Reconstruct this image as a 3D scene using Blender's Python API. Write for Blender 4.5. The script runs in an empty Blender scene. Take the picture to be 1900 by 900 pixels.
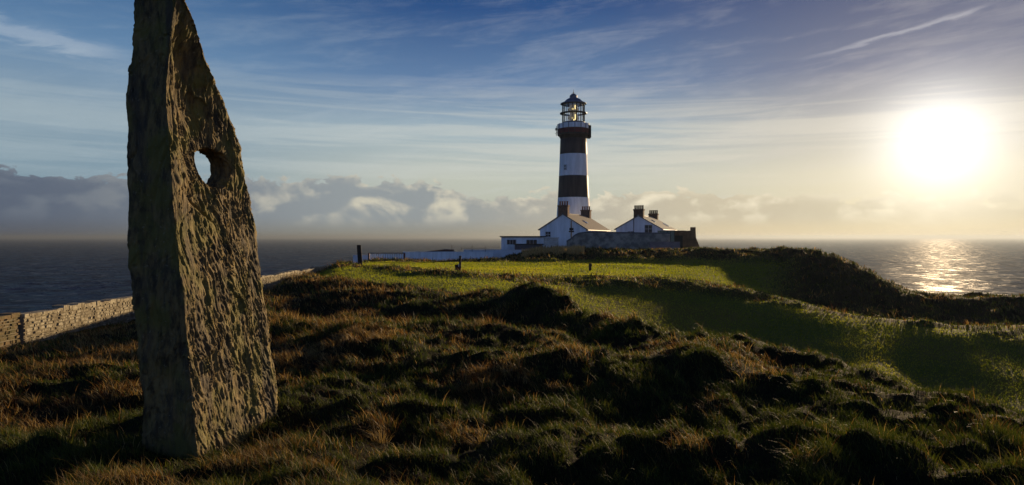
import bpy, bmesh, math, random
import numpy as np
from mathutils import Vector
random.seed(5)
RNG = np.random.default_rng(11)
F = 1238.0            # focal length in photo pixels (1900 wide)
R = math.radians
scene = bpy.context.scene
C = scene.collection

# ------------------------------------------------------------------ camera
cam_d = bpy.data.cameras.new('camera')
cam = bpy.data.objects.new('camera', cam_d); C.objects.link(cam)
cam_d.sensor_width = 36.0
cam_d.lens = 36.0 * F / 1900.0
cam.location = (0, 0, 0)
cam.rotation_euler = (R(90), 0, 0)
cam_d.shift_y = -10.0 / 1900.0
cam_d.clip_start = 0.1
cam_d.clip_end = 200000.0
scene.camera = cam

# ------------------------------------------------------------------ sun, sky, exposure
SUN_EL, SUN_AZ = R(6.8), R(32.7)
SUN = Vector((math.sin(SUN_AZ) * math.cos(SUN_EL), math.cos(SUN_AZ) * math.cos(SUN_EL), math.sin(SUN_EL)))
sun_d = bpy.data.lights.new('sun', 'SUN')
sun_d.energy = 5.0
sun_d.angle = R(0.6)
sun_d.color = (1.0, 0.72, 0.42)
sun = bpy.data.objects.new('sun', sun_d); C.objects.link(sun)
sun.rotation_euler = (-SUN).to_track_quat('-Z', 'Y').to_euler()
sun.location = SUN * 200

scene.view_settings.view_transform = 'Standard'
scene.view_settings.look = 'None'
scene.view_settings.gamma = 1
scene.view_settings.exposure = 0.6
scene.view_settings.use_curve_mapping = False
scene.render.engine = 'CYCLES'
scene.cycles.use_denoising = True
scene.cycles.max_bounces = 6
scene.cycles.volume_bounces = 0
scene.cycles.transparent_max_bounces = 16


class NB:
    """small node builder"""
    def __init__(self, tree):
        self.t = tree; self.n = tree.nodes; self.l = tree.links
    def new(self, typ, **kw):
        n = self.n.new(typ)
        for k, v in kw.items(): setattr(n, k, v)
        return n
    def put(self, sock, v):
        if hasattr(v, 'is_output') or isinstance(v, bpy.types.NodeSocket): self.l.new(v, sock)
        else:
            if isinstance(v, (tuple, list)) and len(v) == 3 and sock.type == 'RGBA': v = (*v, 1)
            sock.default_value = v
    def m(self, op, a, b=0.0, c=0.0, clamp=False):
        n = self.new('ShaderNodeMath', operation=op, use_clamp=clamp)
        self.put(n.inputs[0], a); self.put(n.inputs[1], b); self.put(n.inputs[2], c)
        return n.outputs[0]
    def add(self, a, b): return self.m('ADD', a, b)
    def sub(self, a, b): return self.m('SUBTRACT', a, b)
    def mul(self, a, b): return self.m('MULTIPLY', a, b)
    def ss(self, x, e0, e1, o0=0.0, o1=1.0, kind='SMOOTHSTEP'):
        n = self.new('ShaderNodeMapRange', interpolation_type=kind)
        for i, v in enumerate((x, e0, e1, o0, o1)): self.put(n.inputs[i], v)
        return n.outputs[0]
    def mix(self, f, a, b, blend='MIX'):
        n = self.new('ShaderNodeMix', data_type='RGBA', blend_type=blend)
        self.put(n.inputs[0], f); self.put(n.inputs[6], a); self.put(n.inputs[7], b)
        return n.outputs[2]
    def comb(self, x, y, z):
        n = self.new('ShaderNodeCombineXYZ')
        self.put(n.inputs[0], x); self.put(n.inputs[1], y); self.put(n.inputs[2], z)
        return n.outputs[0]
    def noise(self, vec, scale=5, detail=4, rough=0.5, dist=0.0, out=0):
        n = self.new('ShaderNodeTexNoise')
        self.put(n.inputs['Vector'], vec); self.put(n.inputs['Scale'], scale)
        n.inputs['Detail'].default_value = detail; n.inputs['Roughness'].default_value = rough
        n.inputs['Distortion'].default_value = dist
        return n.outputs[out]
    def vmap(self, vec, scale=(1, 1, 1), loc=(0, 0, 0), rot=(0, 0, 0)):
        n = self.new('ShaderNodeMapping')
        self.put(n.inputs[0], vec); n.inputs[1].default_value = loc
        n.inputs[2].default_value = rot; n.inputs[3].default_value = scale
        return n.outputs[0]


world = bpy.data.worlds.new('World'); scene.world = world; world.use_nodes = True
w = NB(world.node_tree); w.n.clear()
W_STR = 0.06
EXP = 2 ** 0.6          # sky colours below are given as they should look at this exposure
sky = w.new('ShaderNodeTexSky', sky_type='NISHITA')
sky.sun_disc = False; sky.sun_elevation = SUN_EL; sky.sun_rotation = SUN_AZ
sky.altitude = 50; sky.air_density = 1.0; sky.dust_density = 0.3; sky.ozone_density = 2.5
tc = w.new('ShaderNodeTexCoord')
sep = w.new('ShaderNodeSeparateXYZ'); w.l.new(tc.outputs['Generated'], sep.inputs[0])
dx, dy, dz = sep.outputs
hyp = w.m('SQRT', w.add(w.mul(dx, dx), w.mul(dy, dy)))
el = w.mul(w.m('ARCTAN2', dz, hyp), 57.2958)                      # degrees above the horizon
az = w.mul(w.m('ARCTAN2', dx, dy), 57.2958)                       # degrees clockwise from +Y
vdot = w.new('ShaderNodeVectorMath', operation='DOT_PRODUCT')
w.l.new(tc.outputs['Generated'], vdot.inputs[0]); vdot.inputs[1].default_value = SUN
sang = w.mul(w.m('ARCCOSINE', vdot.outputs['Value']), 57.2958)   # degrees away from the sun
def K(r, g, b):      # a colour given as it should be seen (sRGB 0..255) -> emitted value
    f = lambda c: ((c / 255 + .055) / 1.055) ** 2.4 if c > 10 else c / 255 / 12.92
    return tuple(f(c) / W_STR / EXP for c in (r, g, b))
def lin(c): return tuple(((v / 255 + .055) / 1.055) ** 2.4 for v in c)
def cramp(val, pts):
    n = w.new('ShaderNodeValToRGB'); w.l.new(val, n.inputs[0]); e = n.color_ramp.elements
    e[0].position = pts[0][0]; e[1].position = pts[-1][0]
    for p_, c_ in pts[1:-1]: e.new(p_)
    for q_, (p_, c_) in zip(e, pts): q_.color = (*lin(c_), 1)
    return w.mix(1.0, n.outputs[0], (1 / W_STR / EXP,) * 3, 'MULTIPLY')
e01 = w.ss(el, 0.0, 90.0, 0.0, 1.0, 'LINEAR')
sL = cramp(e01, [(0, (128, 146, 158)), (5/90, (140, 164, 178)), (9/90, (150, 171, 184)), (14/90, (106, 142, 178)), (18/90, (76, 114, 158)), (30/90, (34, 62, 108)), (60/90, (18, 38, 78)), (1, (12, 30, 66))])
sC = cramp(e01, [(0, (190, 190, 170)), (5/90, (206, 208, 192)), (9/90, (172, 190, 196)), (13/90, (104, 134, 172)), (19/90, (40, 78, 132)), (30/90, (26, 54, 102)), (60/90, (16, 36, 76)), (1, (12, 30, 66))])
sR = cramp(e01, [(0, (240, 218, 172)), (5/90, (238, 222, 190)), (9/90, (196, 186, 174)), (13/90, (120, 118, 136)), (18/90, (88, 90, 118)), (30/90, (40, 52, 88)), (60/90, (18, 36, 74)), (1, (12, 30, 66))])
sB = cramp(e01, [(0, (104, 136, 188)), (8/90, (110, 150, 214)), (20/90, (78, 118, 186)), (45/90, (30, 54, 106)), (1, (12, 30, 66))])
grad = w.mix(w.ss(az, -32.0, -4.0), sL, sC)
grad = w.mix(w.ss(az, 2.0, 32.0), grad, sR)
grad = w.mix(w.ss(w.m('ABSOLUTE', w.sub(az, 5.0)), 60.0, 120.0), grad, sB)
warm = w.ss(az, -40.0, 34.0, 0.0, 1.0)
base = w.mix(0.82, w.mix(1.0, sky.outputs[0], (0.40, 0.54, 0.78), 'MULTIPLY'), grad)
# cirrus: long streaks fanning slightly
cv = w.comb(w.mul(az, 0.055), w.add(w.mul(el, 0.42), w.mul(az, -0.045)), 0.0)
c1 = w.noise(cv, 1.25, 6, 0.62, 0.6)
c2 = w.noise(w.vmap(cv, (3.1, 1.6, 1), (4, 2, 0)), 2.0, 5, 0.65, 0.3)
cir = w.add(w.mul(c1, 0.7), w.mul(c2, 0.3))
cirm = w.mul(w.ss(cir, 0.44, 0.70), w.ss(el, 28.0, 8.0, 0.35, 1.0))
cirm = w.mul(cirm, w.ss(warm, 0.0, 1.0, 0.16, 0.26))
cir_c = w.mix(warm, K(190, 205, 212), K(222, 214, 206))
base = w.mix(cirm, base, cir_c)
hv = w.comb(w.mul(az, 0.028), w.add(w.mul(el, 0.62), w.mul(az, 0.012)), 5.0)
h1 = w.noise(hv, 1.5, 5, 0.6, 0.5)
hm = w.mul(w.ss(h1, 0.42, 0.62), w.mul(w.ss(el, 3.0, 6.5), w.ss(el, 15.0, 8.5)))
base = w.mix(w.mul(hm, w.ss(az, -35.0, -5.0, 0.22, 0.42)), base, w.mix(warm, K(190, 202, 204), K(232, 222, 202)))
# a small bright wisp high on the left
wp = w.mul(w.ss(w.m('ABSOLUTE', w.add(w.sub(el, 13.6), w.add(w.mul(w.add(az, 34.0), 0.12), w.mul(w.sub(c2, 0.5), 2.5)))), 1.0, 0.1), w.ss(az, -28.5, -33.5))
base = w.mix(w.mul(wp, 0.28), base, K(206, 214, 220))
# old contrail above the sun
ct = w.sub(w.sub(el, 14.3), w.mul(w.sub(az, 27.0), 0.175))
ctm = w.mul(w.ss(w.m('ABSOLUTE', w.add(ct, w.mul(w.sub(c2, 0.5), 0.7))), 0.0, 0.24, 1.0, 0.0), w.mul(w.ss(az, 22.0, 29.0), w.ss(az, 36.0, 34.0)))
base = w.mix(w.mul(ctm, 0.35), base, K(214, 212, 214))
# glow of the sun through the thin cloud
g1 = w.m('EXPONENT', w.mul(w.m('POWER', w.m('DIVIDE', sang, 3.3), 1.6), -1.0))
g2 = w.m('EXPONENT', w.mul(sang, -1.0 / 5.5))
g3 = w.m('EXPONENT', w.mul(sang, -1.0 / 20.0))
def addc(col, fac, c):
    n = w.mix(fac, (0, 0, 0), c)
    return w.mix(1.0, col, n, 'ADD')
glow_f = [(g1, (0.88, 0.87, 0.84)), (g2, (0.17, 0.152, 0.125))]
def glow(col, k=1.0):
    for g, c in glow_f:
        col = addc(col, g, tuple(x * k / W_STR / EXP for x in c))
    return col
base = glow(base)
# cumulus bank lying on the horizon
bv = w.comb(w.mul(az, 0.34), w.mul(el, 0.55), 1.7)
b1 = w.noise(bv, 0.62, 3, 0.5)
b2 = w.noise(bv, 1.9, 6, 0.58, 0.35)
b4 = w.noise(w.vmap(bv, (1, 1, 1), (3.3, 1.1, 0)), 0.62, 6, 0.52, 0.3)
b3 = w.noise(w.vmap(bv, (1, 1, 1), (3.3 + 0.40, 1.1 - 0.30, 0)), 0.62, 6, 0.52, 0.3)
b5 = w.noise(bv, 0.8, 2, 0.5)
# height of the bank along the horizon (degrees)
ramp = w.new('ShaderNodeValToRGB'); w.l.new(w.ss(az, -45.0, 45.0, 0.0, 1.0, 'LINEAR'), ramp.inputs[0])
pts = [(-45, 4.9), (-30, 4.5), (-21, 4.7), (-15, 5.0), (-8, 4.9), (-6, 4.6), (-4, 3.4), (0, 3.6), (6, 3.8), (14, 3.9), (25, 3.2), (35, 3.0), (45, 3.2)]
cr = ramp.color_ramp
for i, (a_, h_) in enumerate(pts):
    e_ = cr.elements[i] if i < 2 else cr.elements.new(0.5)
for e_, (a_, h_) in zip(cr.elements, pts):
    pass
while len(cr.elements) > 2: cr.elements.remove(cr.elements[-1])
cr.elements[0].position = 0.0; cr.elements[1].position = 1.0
for a_, h_ in pts[1:-1]: cr.elements.new((a_ + 45) / 90)
for e_, (a_, h_) in zip(cr.elements, pts): e_.color = (h_ / 8, h_ / 8, h_ / 8, 1)
bh = w.mul(ramp.outputs[0], 8.0)
top = w.add(bh, w.add(w.mul(w.sub(b1, 0.5), 1.6), w.mul(w.sub(b2, 0.5), 3.4)))
bm = w.ss(w.sub(top, el), 0.0, 0.24)
bm = w.mul(bm, w.ss(az, 20.0, 36.0, 1.0, 0.6))
lit = w.mul(w.ss(w.sub(b4, b3), -0.05, 0.16), w.ss(b5, 0.32, 0.50))
lit = w.mul(lit, w.mul(w.ss(el, 0.6, 2.4), w.ss(az, -34.0, -14.0, 0.35, 1.0)))
rim = w.ss(w.sub(top, el), 0.9, 0.1)
lit = w.m('MAXIMUM', lit, w.mul(rim, w.ss(b2, 0.45, 0.6, 0.1, 0.7)))
warm2 = w.ss(az, -30.0, 24.0)
leftdark = w.ss(az, -38.0, -12.0)
shade_c = w.mix(leftdark, K(90, 100, 118), K(146, 154, 158))
shade_c = w.mix(w.ss(az, -10.0, 20.0), shade_c, K(204, 192, 166))
shade_c = w.mix(w.ss(el, 1.8, 0.0), shade_c, w.mix(leftdark, K(84, 90, 102), w.mix(w.ss(az, -12.0, 25.0), K(142, 142, 134), K(226, 204, 160))))
lit_c = w.mix(leftdark, K(130, 138, 146), K(212, 206, 186))
lit_c = w.mix(w.ss(az, -10.0, 20.0), lit_c, K(244, 232, 204))
bank_c = w.mix(lit, shade_c, lit_c)
bank_c = addc(bank_c, g2, tuple(x / W_STR / EXP for x in (0.25, 0.22, 0.15)))
bank_c = addc(bank_c, g1, tuple(x / W_STR / EXP for x in (1.4, 1.3, 1.15)))
skyc = w.mix(w.mul(bm, 0.95), base, bank_c)
bg = w.new('ShaderNodeBackground'); w.l.new(skyc, bg.inputs[0]); bg.inputs[1].default_value = W_STR
wo = w.new('ShaderNodeOutputWorld'); w.l.new(bg.outputs[0], wo.inputs[0])
world.cycles.sampling_method = 'MANUAL'; world.cycles.sample_map_resolution = 2048


# ------------------------------------------------------------------ helpers
def tag(o, label=None, cat=None, group=None, kind=None):
    if label: o['label'] = label
    if cat: o['category'] = cat
    if group: o['group'] = group
    if kind: o['kind'] = kind
    return o

def thing(name, loc, label, cat, rz=0.0, group=None):
    o = bpy.data.objects.new(name, None); C.objects.link(o)
    o.location = loc; o.rotation_euler = (0, 0, rz); o.empty_display_size = 0.3
    return tag(o, label, cat, group)

def material(name, col, rough=0.7, spec=0.3, metal=0.0, var=0.25, vscale=3.0, bump=0.0, bscale=20.0, col2=None, emit=None, estr=0, stretch=1.0):
    m = bpy.data.materials.new(name); m.use_nodes = True
    b = NB(m.node_tree); p = b.n['Principled BSDF']
    p.inputs['Roughness'].default_value = rough
    p.inputs['Metallic'].default_value = metal
    p.inputs['Specular IOR Level'].default_value = spec
    t = b.new('ShaderNodeTexCoord')
    nz = b.noise(b.vmap(t.outputs['Object'], (1, 1, stretch)), vscale, 6, 0.6)
    c2 = col2 or tuple(c * (1 - var) for c in col)
    b.l.new(b.mix(b.ss(nz, 0.35, 0.65), col, c2), p.inputs['Base Color'])
    if bump:
        bn = b.new('ShaderNodeBump'); bn.inputs['Strength'].default_value = 1.0; bn.inputs['Distance'].default_value = bump
        b.l.new(b.noise(t.outputs['Object'], bscale, 4, 0.6), bn.inputs['Height']); b.l.new(bn.outputs[0], p.inputs['Normal'])
    if emit:
        p.inputs['Emission Color'].default_value = (*emit, 1); p.inputs['Emission Strength'].default_value = estr
    return m

class MB:
    """collects boxes, prisms, lathes and tubes into one mesh"""
    def __init__(s): s.v = []; s.f = []; s.mi = []; s.cur = 0
    def add(s, vs, fs):
        o = len(s.v); s.v += [tuple(v) for v in vs]
        s.f += [tuple(i + o for i in f) for f in fs]; s.mi += [s.cur] * len(fs)
    def box(s, x0, x1, y0, y1, z0, z1, rz=0, c=None):
        vs = [(x, y, z) for z in (z0, z1) for x, y in ((x0, y0), (x1, y0), (x1, y1), (x0, y1))]
        if rz:
            cx, cy = c or ((x0 + x1) / 2, (y0 + y1) / 2); ca, sa = math.cos(rz), math.sin(rz)
            vs = [(cx + (x - cx) * ca - (y - cy) * sa, cy + (x - cx) * sa + (y - cy) * ca, z) for x, y, z in vs]
        s.add(vs, [(3, 2, 1, 0), (4, 5, 6, 7), (0, 1, 5, 4), (1, 2, 6, 5), (2, 3, 7, 6), (3, 0, 4, 7)])
    def prism(s, poly, axis, a0, a1):
        """poly of 2D points (ccw), extruded along axis 0/1/2 from a0 to a1"""
        n = len(poly)
        def P(u, v, a):
            return {0: (a, u, v), 1: (u, a, v), 2: (u, v, a)}[axis]
        vs = [P(u, v, a0) for u, v in poly] + [P(u, v, a1) for u, v in poly]
        s.add(vs, [tuple(range(n))[::-1], tuple(range(n, 2 * n))] + [(i, (i + 1) % n, n + (i + 1) % n, n + i) for i in range(n)])
    def lathe(s, prof, seg=32, cx=0, cy=0, caps=True, mats=None):
        o = len(s.v); n = len(prof)
        for r, z in prof:
            for k in range(seg):
                a = 2 * math.pi * k / seg; s.v.append((cx + r * math.cos(a), cy + r * math.sin(a), z))
        for i in range(n - 1):
            for k in range(seg):
                k2 = (k + 1) % seg
                s.f.append((o + i * seg + k, o + i * seg + k2, o + (i + 1) * seg + k2, o + (i + 1) * seg + k))
                s.mi.append(mats[i] if mats else s.cur)
        if caps:
            s.f.append(tuple(o + k for k in range(seg))[::-1]); s.mi.append(mats[0] if mats else s.cur)
            s.f.append(tuple(o + (n - 1) * seg + k for k in range(seg))); s.mi.append(mats[-1] if mats else s.cur)
    def tube(s, p0, p1, r0, r1=None, seg=8):
        r1 = r0 if r1 is None else r1
        p0, p1 = Vector(p0), Vector(p1); d = (p1 - p0).normalized()
        a = d.orthogonal().normalized(); b = d.cross(a)
        vs = []
        for p, r in ((p0, r0), (p1, r1)):
            for k in range(seg):
                t = 2 * math.pi * k / seg; vs.append(p + a * (r * math.cos(t)) + b * (r * math.sin(t)))
        s.add(vs, [tuple(range(seg))[::-1], tuple(range(seg, 2 * seg))] + [(k, (k + 1) % seg, seg + (k + 1) % seg, seg + k) for k in range(seg)])
    def build(s, name, mats, parent=None, bevel=0.0, smooth=False):
        me = bpy.data.meshes.new(name); me.from_pydata(s.v, [], s.f)
        mats = mats if isinstance(mats, (list, tuple)) else [mats]
        for m in mats: me.materials.append(m)
        me.polygons.foreach_set('material_index', s.mi)
        bm_ = bmesh.new(); bm_.from_mesh(me); bmesh.ops.recalc_face_normals(bm_, faces=bm_.faces)
        if bevel: bmesh.ops.bevel(bm_, geom=bm_.edges, offset=bevel, segments=1, affect='EDGES')
        bm_.to_mesh(me); bm_.free()
        if smooth: me.polygons.foreach_set('use_smooth', [True] * len(me.polygons))
        o = bpy.data.objects.new(name, me); C.objects.link(o); o.parent = parent
        return o

def np_mesh(name, verts, quads=None, tris=None, mats=(), smooth=False, parent=None):
    me = bpy.data.meshes.new(name)
    nq = 0 if quads is None else len(quads); nt = 0 if tris is None else len(tris)
    me.vertices.add(len(verts)); me.vertices.foreach_set('co', np.asarray(verts, np.float32).ravel())
    loops = []
    starts = []
    if nq: loops.append(np.asarray(quads).ravel()); starts.append(np.arange(nq) * 4)
    if nt: loops.append(np.asarray(tris).ravel()); starts.append(nq * 4 + np.arange(nt) * 3)
    loops = np.concatenate(loops).astype(np.int32); starts = np.concatenate(starts).astype(np.int32)
    me.loops.add(len(loops)); me.loops.foreach_set('vertex_index', loops)
    me.polygons.add(nq + nt); me.polygons.foreach_set('loop_start', starts)
    me.update(calc_edges=True)
    if smooth: me.polygons.foreach_set('use_smooth', np.ones(nq + nt, bool))
    for m in mats: me.materials.append(m)
    o = bpy.data.objects.new(name, me); C.objects.link(o); o.parent = parent
    return o

def _h(ix, iy, iz, seed):
    h = (ix.astype(np.int64) * 374761393 + iy.astype(np.int64) * 668265263 + iz.astype(np.int64) * 2147483647 + seed * 974634777) & 0xffffffff
    h = ((h ^ (h >> 13)) * 1274126177) & 0xffffffff
    h = ((h ^ (h >> 16)) * 2246822519) & 0xffffffff
    return ((h ^ (h >> 15)) & 0xffffff) / float(0xffffff)

def vnoise(x, y, z=None, seed=0):
    """smooth value noise, about -1..1"""
    x = np.asarray(x, float); y = np.asarray(y, float); z = np.zeros_like(x) if z is None else np.asarray(z, float)
    ix, iy, iz = np.floor(x), np.floor(y), np.floor(z)
    fx, fy, fz = x - ix, y - iy, z - iz
    ux, uy, uz = [t * t * t * (t * (t * 6 - 15) + 10) for t in (fx, fy, fz)]
    r = 0
    for a in (0, 1):
        for b in (0, 1):
            for c in (0, 1):
                wgt = (ux if a else 1 - ux) * (uy if b else 1 - uy) * (uz if c else 1 - uz)
                r = r + wgt * _h(ix + a, iy + b, iz + c, seed)
    return r * 2 - 1

def fbm(x, y, z=None, oct=4, seed=0, gain=0.5, lac=2.03):
    r = 0; a = 1; s = 0
    for o in range(oct):
        r = r + a * vnoise(x, y, z, seed + o * 17); s += a
        x = np.asarray(x) * lac + 13.7; y = np.asarray(y) * lac + 7.1
        if z is not None: z = np.asarray(z) * lac + 3.3
        a *= gain
    return r / s

def sstep(x, a, b):
    t = np.clip((x - a) / (b - a), 0, 1); return t * t * (3 - 2 * t)

def at(px, depth, py=None, z=None):
    """a world point from a place in the photo and its distance"""
    x = (px - 950) / F * depth
    return (x, depth, z if z is not None else -(py - 440) / F * depth)

# ------------------------------------------------------------------ terrain
# per column (photo x): 17 knots (distance, height or photo y).  4 = crest of the rough mound,
# 6..7 = hollow, 9 = second bank, 11 = foot of the far bank, 13 = its crest
T = {
 -900: [(2,-1.84),(5.3,-1.9),(6,-1.8),(8,-2),(10,-2.4),(12,-2.8),(14,-3.2),(16,-3.6),(18,-4),(20,-4.3),(23,-4.6),(27,-4.8),(30,-4.9),(35,-5),(50,-5),(80,-5),(260,-5)],
 0: [(2,-1.84),(5.3,-1.9),(7.2,-1.95),(8.6,733),(9.8,716),(11,705),(12.6,696),(14,690),(16,683),(18,676),(20,669),(23,660),(26,650),(29,640),(40,-4.9),(80,-5),(260,-5)],
 250: [(2,-1.84),(5.3,-1.9),(7.4,-1.95),(9,710),(10.4,694),(11,684),(13,676),(15,667),(18,655),(21,645),(25,632),(30,619),(34,610),(38.5,602),(50,-4.9),(80,-5),(260,-5)],
 500: [(2,-1.84),(5.5,-1.92),(13,-2),(22,-2.75),(30,-2.38),(35,-3.2),(40,-3.8),(44,-4.2),(48,-4.5),(52,-4.7),(56,-4.8),(60,-4.88),(65,-4.9),(70,-5),(85,-5),(120,-5),(260,-5)],
 565: [(2,-1.84),(5.5,-1.92),(14,-2.05),(24,-2.95),(33,501),(37,-2.3),(41,-2.7),(45,-3.1),(49,-3.4),(54,-3.5),(58,-3.7),(63,-4),(68,-4.3),(73,-4.6),(85,-5),(120,-5),(260,-5)],
 620: [(2,-1.84),(5.5,-1.92),(15,-2.1),(24,-3.1),(33,508),(37,-2.6),(42,-2.8),(47,-2.55),(51,-2.4),(56,487),(60,-2.6),(66,-3.2),(72,-3.7),(78,-4.2),(90,-4.7),(120,-5),(260,-5)],
 680: [(2,-1.84),(5.5,-1.92),(15,-2.1),(24,-3.1),(32,519),(36,-2.75),(41,-2.85),(45,-2.75),(50,-2.6),(54,494),(60,-2.45),(66,-2.5),(70,487),(76,482),(88,-3.6),(115,-4.3),(260,-5)],
 760: [(2,-1.84),(5.5,-1.92),(15,-2.1),(22.5,-3.1),(30,533),(34,-2.9),(39,-3),(43,-2.9),(47,-2.85),(49,502),(58,-2.6),(72,490),(79,488),(84,483),(94,-3.8),(115,-4.3),(260,-5)],
 860: [(2,-1.84),(5.5,-1.92),(15,-2.1),(22.5,-3.1),(29,545),(33,-3.1),(38,-3.2),(43,-3),(46,-2.95),(48.5,510),(56,-2.9),(72,492),(79,488.5),(84,483.5),(94,-3.8),(115,-4.3),(260,-5)],
 930: [(2,-1.84),(5.5,-1.92),(14,-2.05),(20.5,-3.1),(26.5,534),(31,-3.1),(36,-3.3),(41,-3.3),(46,-3.2),(50,516),(58,-3.1),(72,494),(80,488.5),(85,482),(94,-3.4),(115,-4.1),(260,-5)],
 985: [(2,-1.84),(5.5,-1.92),(13,-2),(19,-2.95),(24.5,524),(29,-3.1),(34,-3.4),(40,-3.4),(46,-3.3),(51,519),(59,-3.2),(73,495),(81,488.5),(88,479),(100,466),(112,-2.7),(260,-4)],
 1050: [(2,-1.84),(5.5,-1.92),(12,-1.93),(16.5,-2.7),(21.5,555),(26,-3.4),(33,-4.2),(41,-4.2),(47,-3.8),(52,521),(60,-3.3),(73,496),(82,488),(89,472),(102,-2),(120,-2.1),(260,-4)],
 1130: [(2,-1.84),(5.3,-1.9),(10,-1.98),(13.8,-2.3),(17,597),(21,-3.3),(28,-5.6),(40,-5),(48,-4.2),(53,519),(60,-3.35),(73,496),(82,488),(91,466.5),(103,-2.05),(120,-2.1),(260,-4)],
 1200: [(2,-1.84),(5.3,-1.9),(8,-1.95),(11,-1.98),(15,611),(19,-4),(28,-6.6),(41,-5.5),(49,-4.35),(54,517),(61,-3.45),(73,497),(82,488),(92,466.5),(103,-2.05),(120,-2.2),(260,-4)],
 1300: [(2,-1.84),(5.3,-1.86),(8,-1.95),(11,-1.98),(14,620),(18,-4),(27,-6.8),(40,-6.1),(49,-4.8),(54,528),(60,-3.85),(70,502),(80,489),(93,461),(104,-2.2),(120,-2.6),(260,-6)],
 1400: [(2,-1.84),(5.3,-1.86),(7.4,-1.93),(9.6,-1.96),(12.5,636),(17,-4.2),(26,-6.9),(38,-6.5),(47,-5.1),(51.5,545),(58,-4.5),(66,-4.3),(76,495),(88,460),(98,-2.8),(120,-4.5),(260,-20)],
 1500: [(2,-1.84),(5.3,-1.86),(7,-1.93),(9.2,-1.97),(11.5,657),(16,-4.2),(25,-6.9),(35,-6.5),(43.5,-5.1),(47.5,561),(53,-5.7),(58,-5.1),(66,-3.2),(75,453),(85,-2.8),(100,-6),(260,-40)],
 1560: [(2,-1.84),(5.3,-1.86),(6.8,-1.93),(8.8,-1.97),(11,670),(16,-3.65),(25,-6.6),(34,-6.4),(42,-5.4),(46,571),(51,-6.1),(56,-5.5),(63,-4.1),(71,468),(80,-3.9),(95,-8),(260,-40)],
 1620: [(2,-1.84),(5.3,-1.86),(6.6,-1.94),(8.4,-1.98),(10.3,684),(15,-3.7),(24,-6.1),(34,-6.1),(40.5,-5.4),(44.5,582),(49,-6.4),(54,-6.0),(60,-5.1),(67,506),(76,-5.4),(90,-9),(260,-40)],
 1700: [(2,-1.84),(5.3,-1.86),(6.3,-1.95),(7.8,-1.99),(9.4,706),(14,-4.6),(23,-7.4),(34,-6.7),(39.5,-5.6),(43,591),(47,-6.7),(50,-6.5),(54,-5.9),(58,546),(66,-6.2),(80,-10),(260,-40)],
 1770: [(2,-1.84),(5.3,-1.86),(6.1,-1.96),(7.4,-2),(8.8,730),(13,-4.8),(22,-7.8),(33,-6.7),(39,-5.5),(42,600),(46,-6.9),(50,-6.7),(54,-6.0),(58,549),(66,-6.2),(80,-10),(260,-40)],
 1900: [(2,-1.84),(5.3,-1.86),(5.8,-1.97),(6.7,-2.03),(7.6,786),(11,-4.6),(18,-7.0),(25,-7.1),(33,-6.3),(41,-5.15),(45,-6.6),(49,-6.6),(53,-6.0),(58,545.5),(66,-6.2),(80,-10),(260,-40)],
 2500: [(2,-1.84),(5.3,-1.86),(5.8,-1.97),(6.7,-2.03),(7.6,-2.5),(11,-4.6),(18,-7.0),(25,-7.1),(33,-6.3),(41,-5.15),(45,-6.6),(49,-6.6),(53,-6.0),(58,545),(66,-6.2),(80,-10),(260,-40)],
}
azs, kn = [], []
for px, lst in sorted(T.items()):
    a = math.atan((px - 950) / F); row = []
    for d, v in lst:
        z = v if v < 20 else -(v - 440) / F * d
        row.append((math.log(d / math.cos(a)), z))
    azs.append(a); kn.append(row)
back = [(math.log(d), z) for d, z in [(2,-1.84),(5.3,-1.9),(6.5,-1.95),(8,-2.0),(11,-2),(14,-2.4),(18,-3),(22,-3.4),(27,-3.8),(32,-4),(38,-4.2),(46,-4.5),(54,-4.7),(62,-5),(75,-5),(100,-6),(260,-8)]]
azs = [-math.pi, azs[0] - 0.5] + azs + [azs[-1] + 0.5, math.pi]; kn = [back, back] + kn + [back, back]
azs = np.array(azs); kn = np.array(kn)                         # (cols, 17, 2)
AZ = np.concatenate([np.linspace(-180, -50, 40)[:-1], np.linspace(-50, -40, 21)[:-1], np.arange(-40, 40, 0.13), np.linspace(40, 50, 21), np.linspace(50, 180, 40)[1:]])
AZ = np.radians(AZ)
LR = np.log(np.concatenate([[0.15, 0.4, 0.8, 1.2, 1.6], np.exp(np.linspace(math.log(2.0), math.log(300.0), 330))]))
NA, NR = len(AZ), len(LR)
fine = np.radians(np.linspace(-180, 180, 3601))
K2 = np.zeros((len(fine), 17, 2))
gk = np.exp(-0.5 * (np.arange(-30, 31) / 9.0) ** 2); gk /= gk.sum()
for i in range(17):
    for j in range(2):
        q = np.interp(fine, azs, kn[:, i, j])
        K2[:, i, j] = np.convolve(np.pad(q, 30, 'edge'), gk, 'valid')
Zg = np.zeros((NA, NR)); Sg = np.zeros((NA, NR))
g2k = np.exp(-0.5 * (np.arange(-6, 7) / 2.0) ** 2); g2k /= g2k.sum()
for a in range(NA):
    kk = np.array([[np.interp(AZ[a], fine, K2[:, i, j]) for j in range(2)] for i in range(17)])
    q = np.interp(LR, kk[:, 0], kk[:, 1])
    Zg[a] = np.convolve(np.pad(q, 6, 'edge'), g2k, 'valid')
    Sg[a] = np.interp(LR, kk[:, 0], np.arange(17.0))
RR = np.exp(LR)
Xg = np.sin(AZ)[:, None] * RR[None]; Yg = np.cos(AZ)[:, None] * RR[None]

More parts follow.
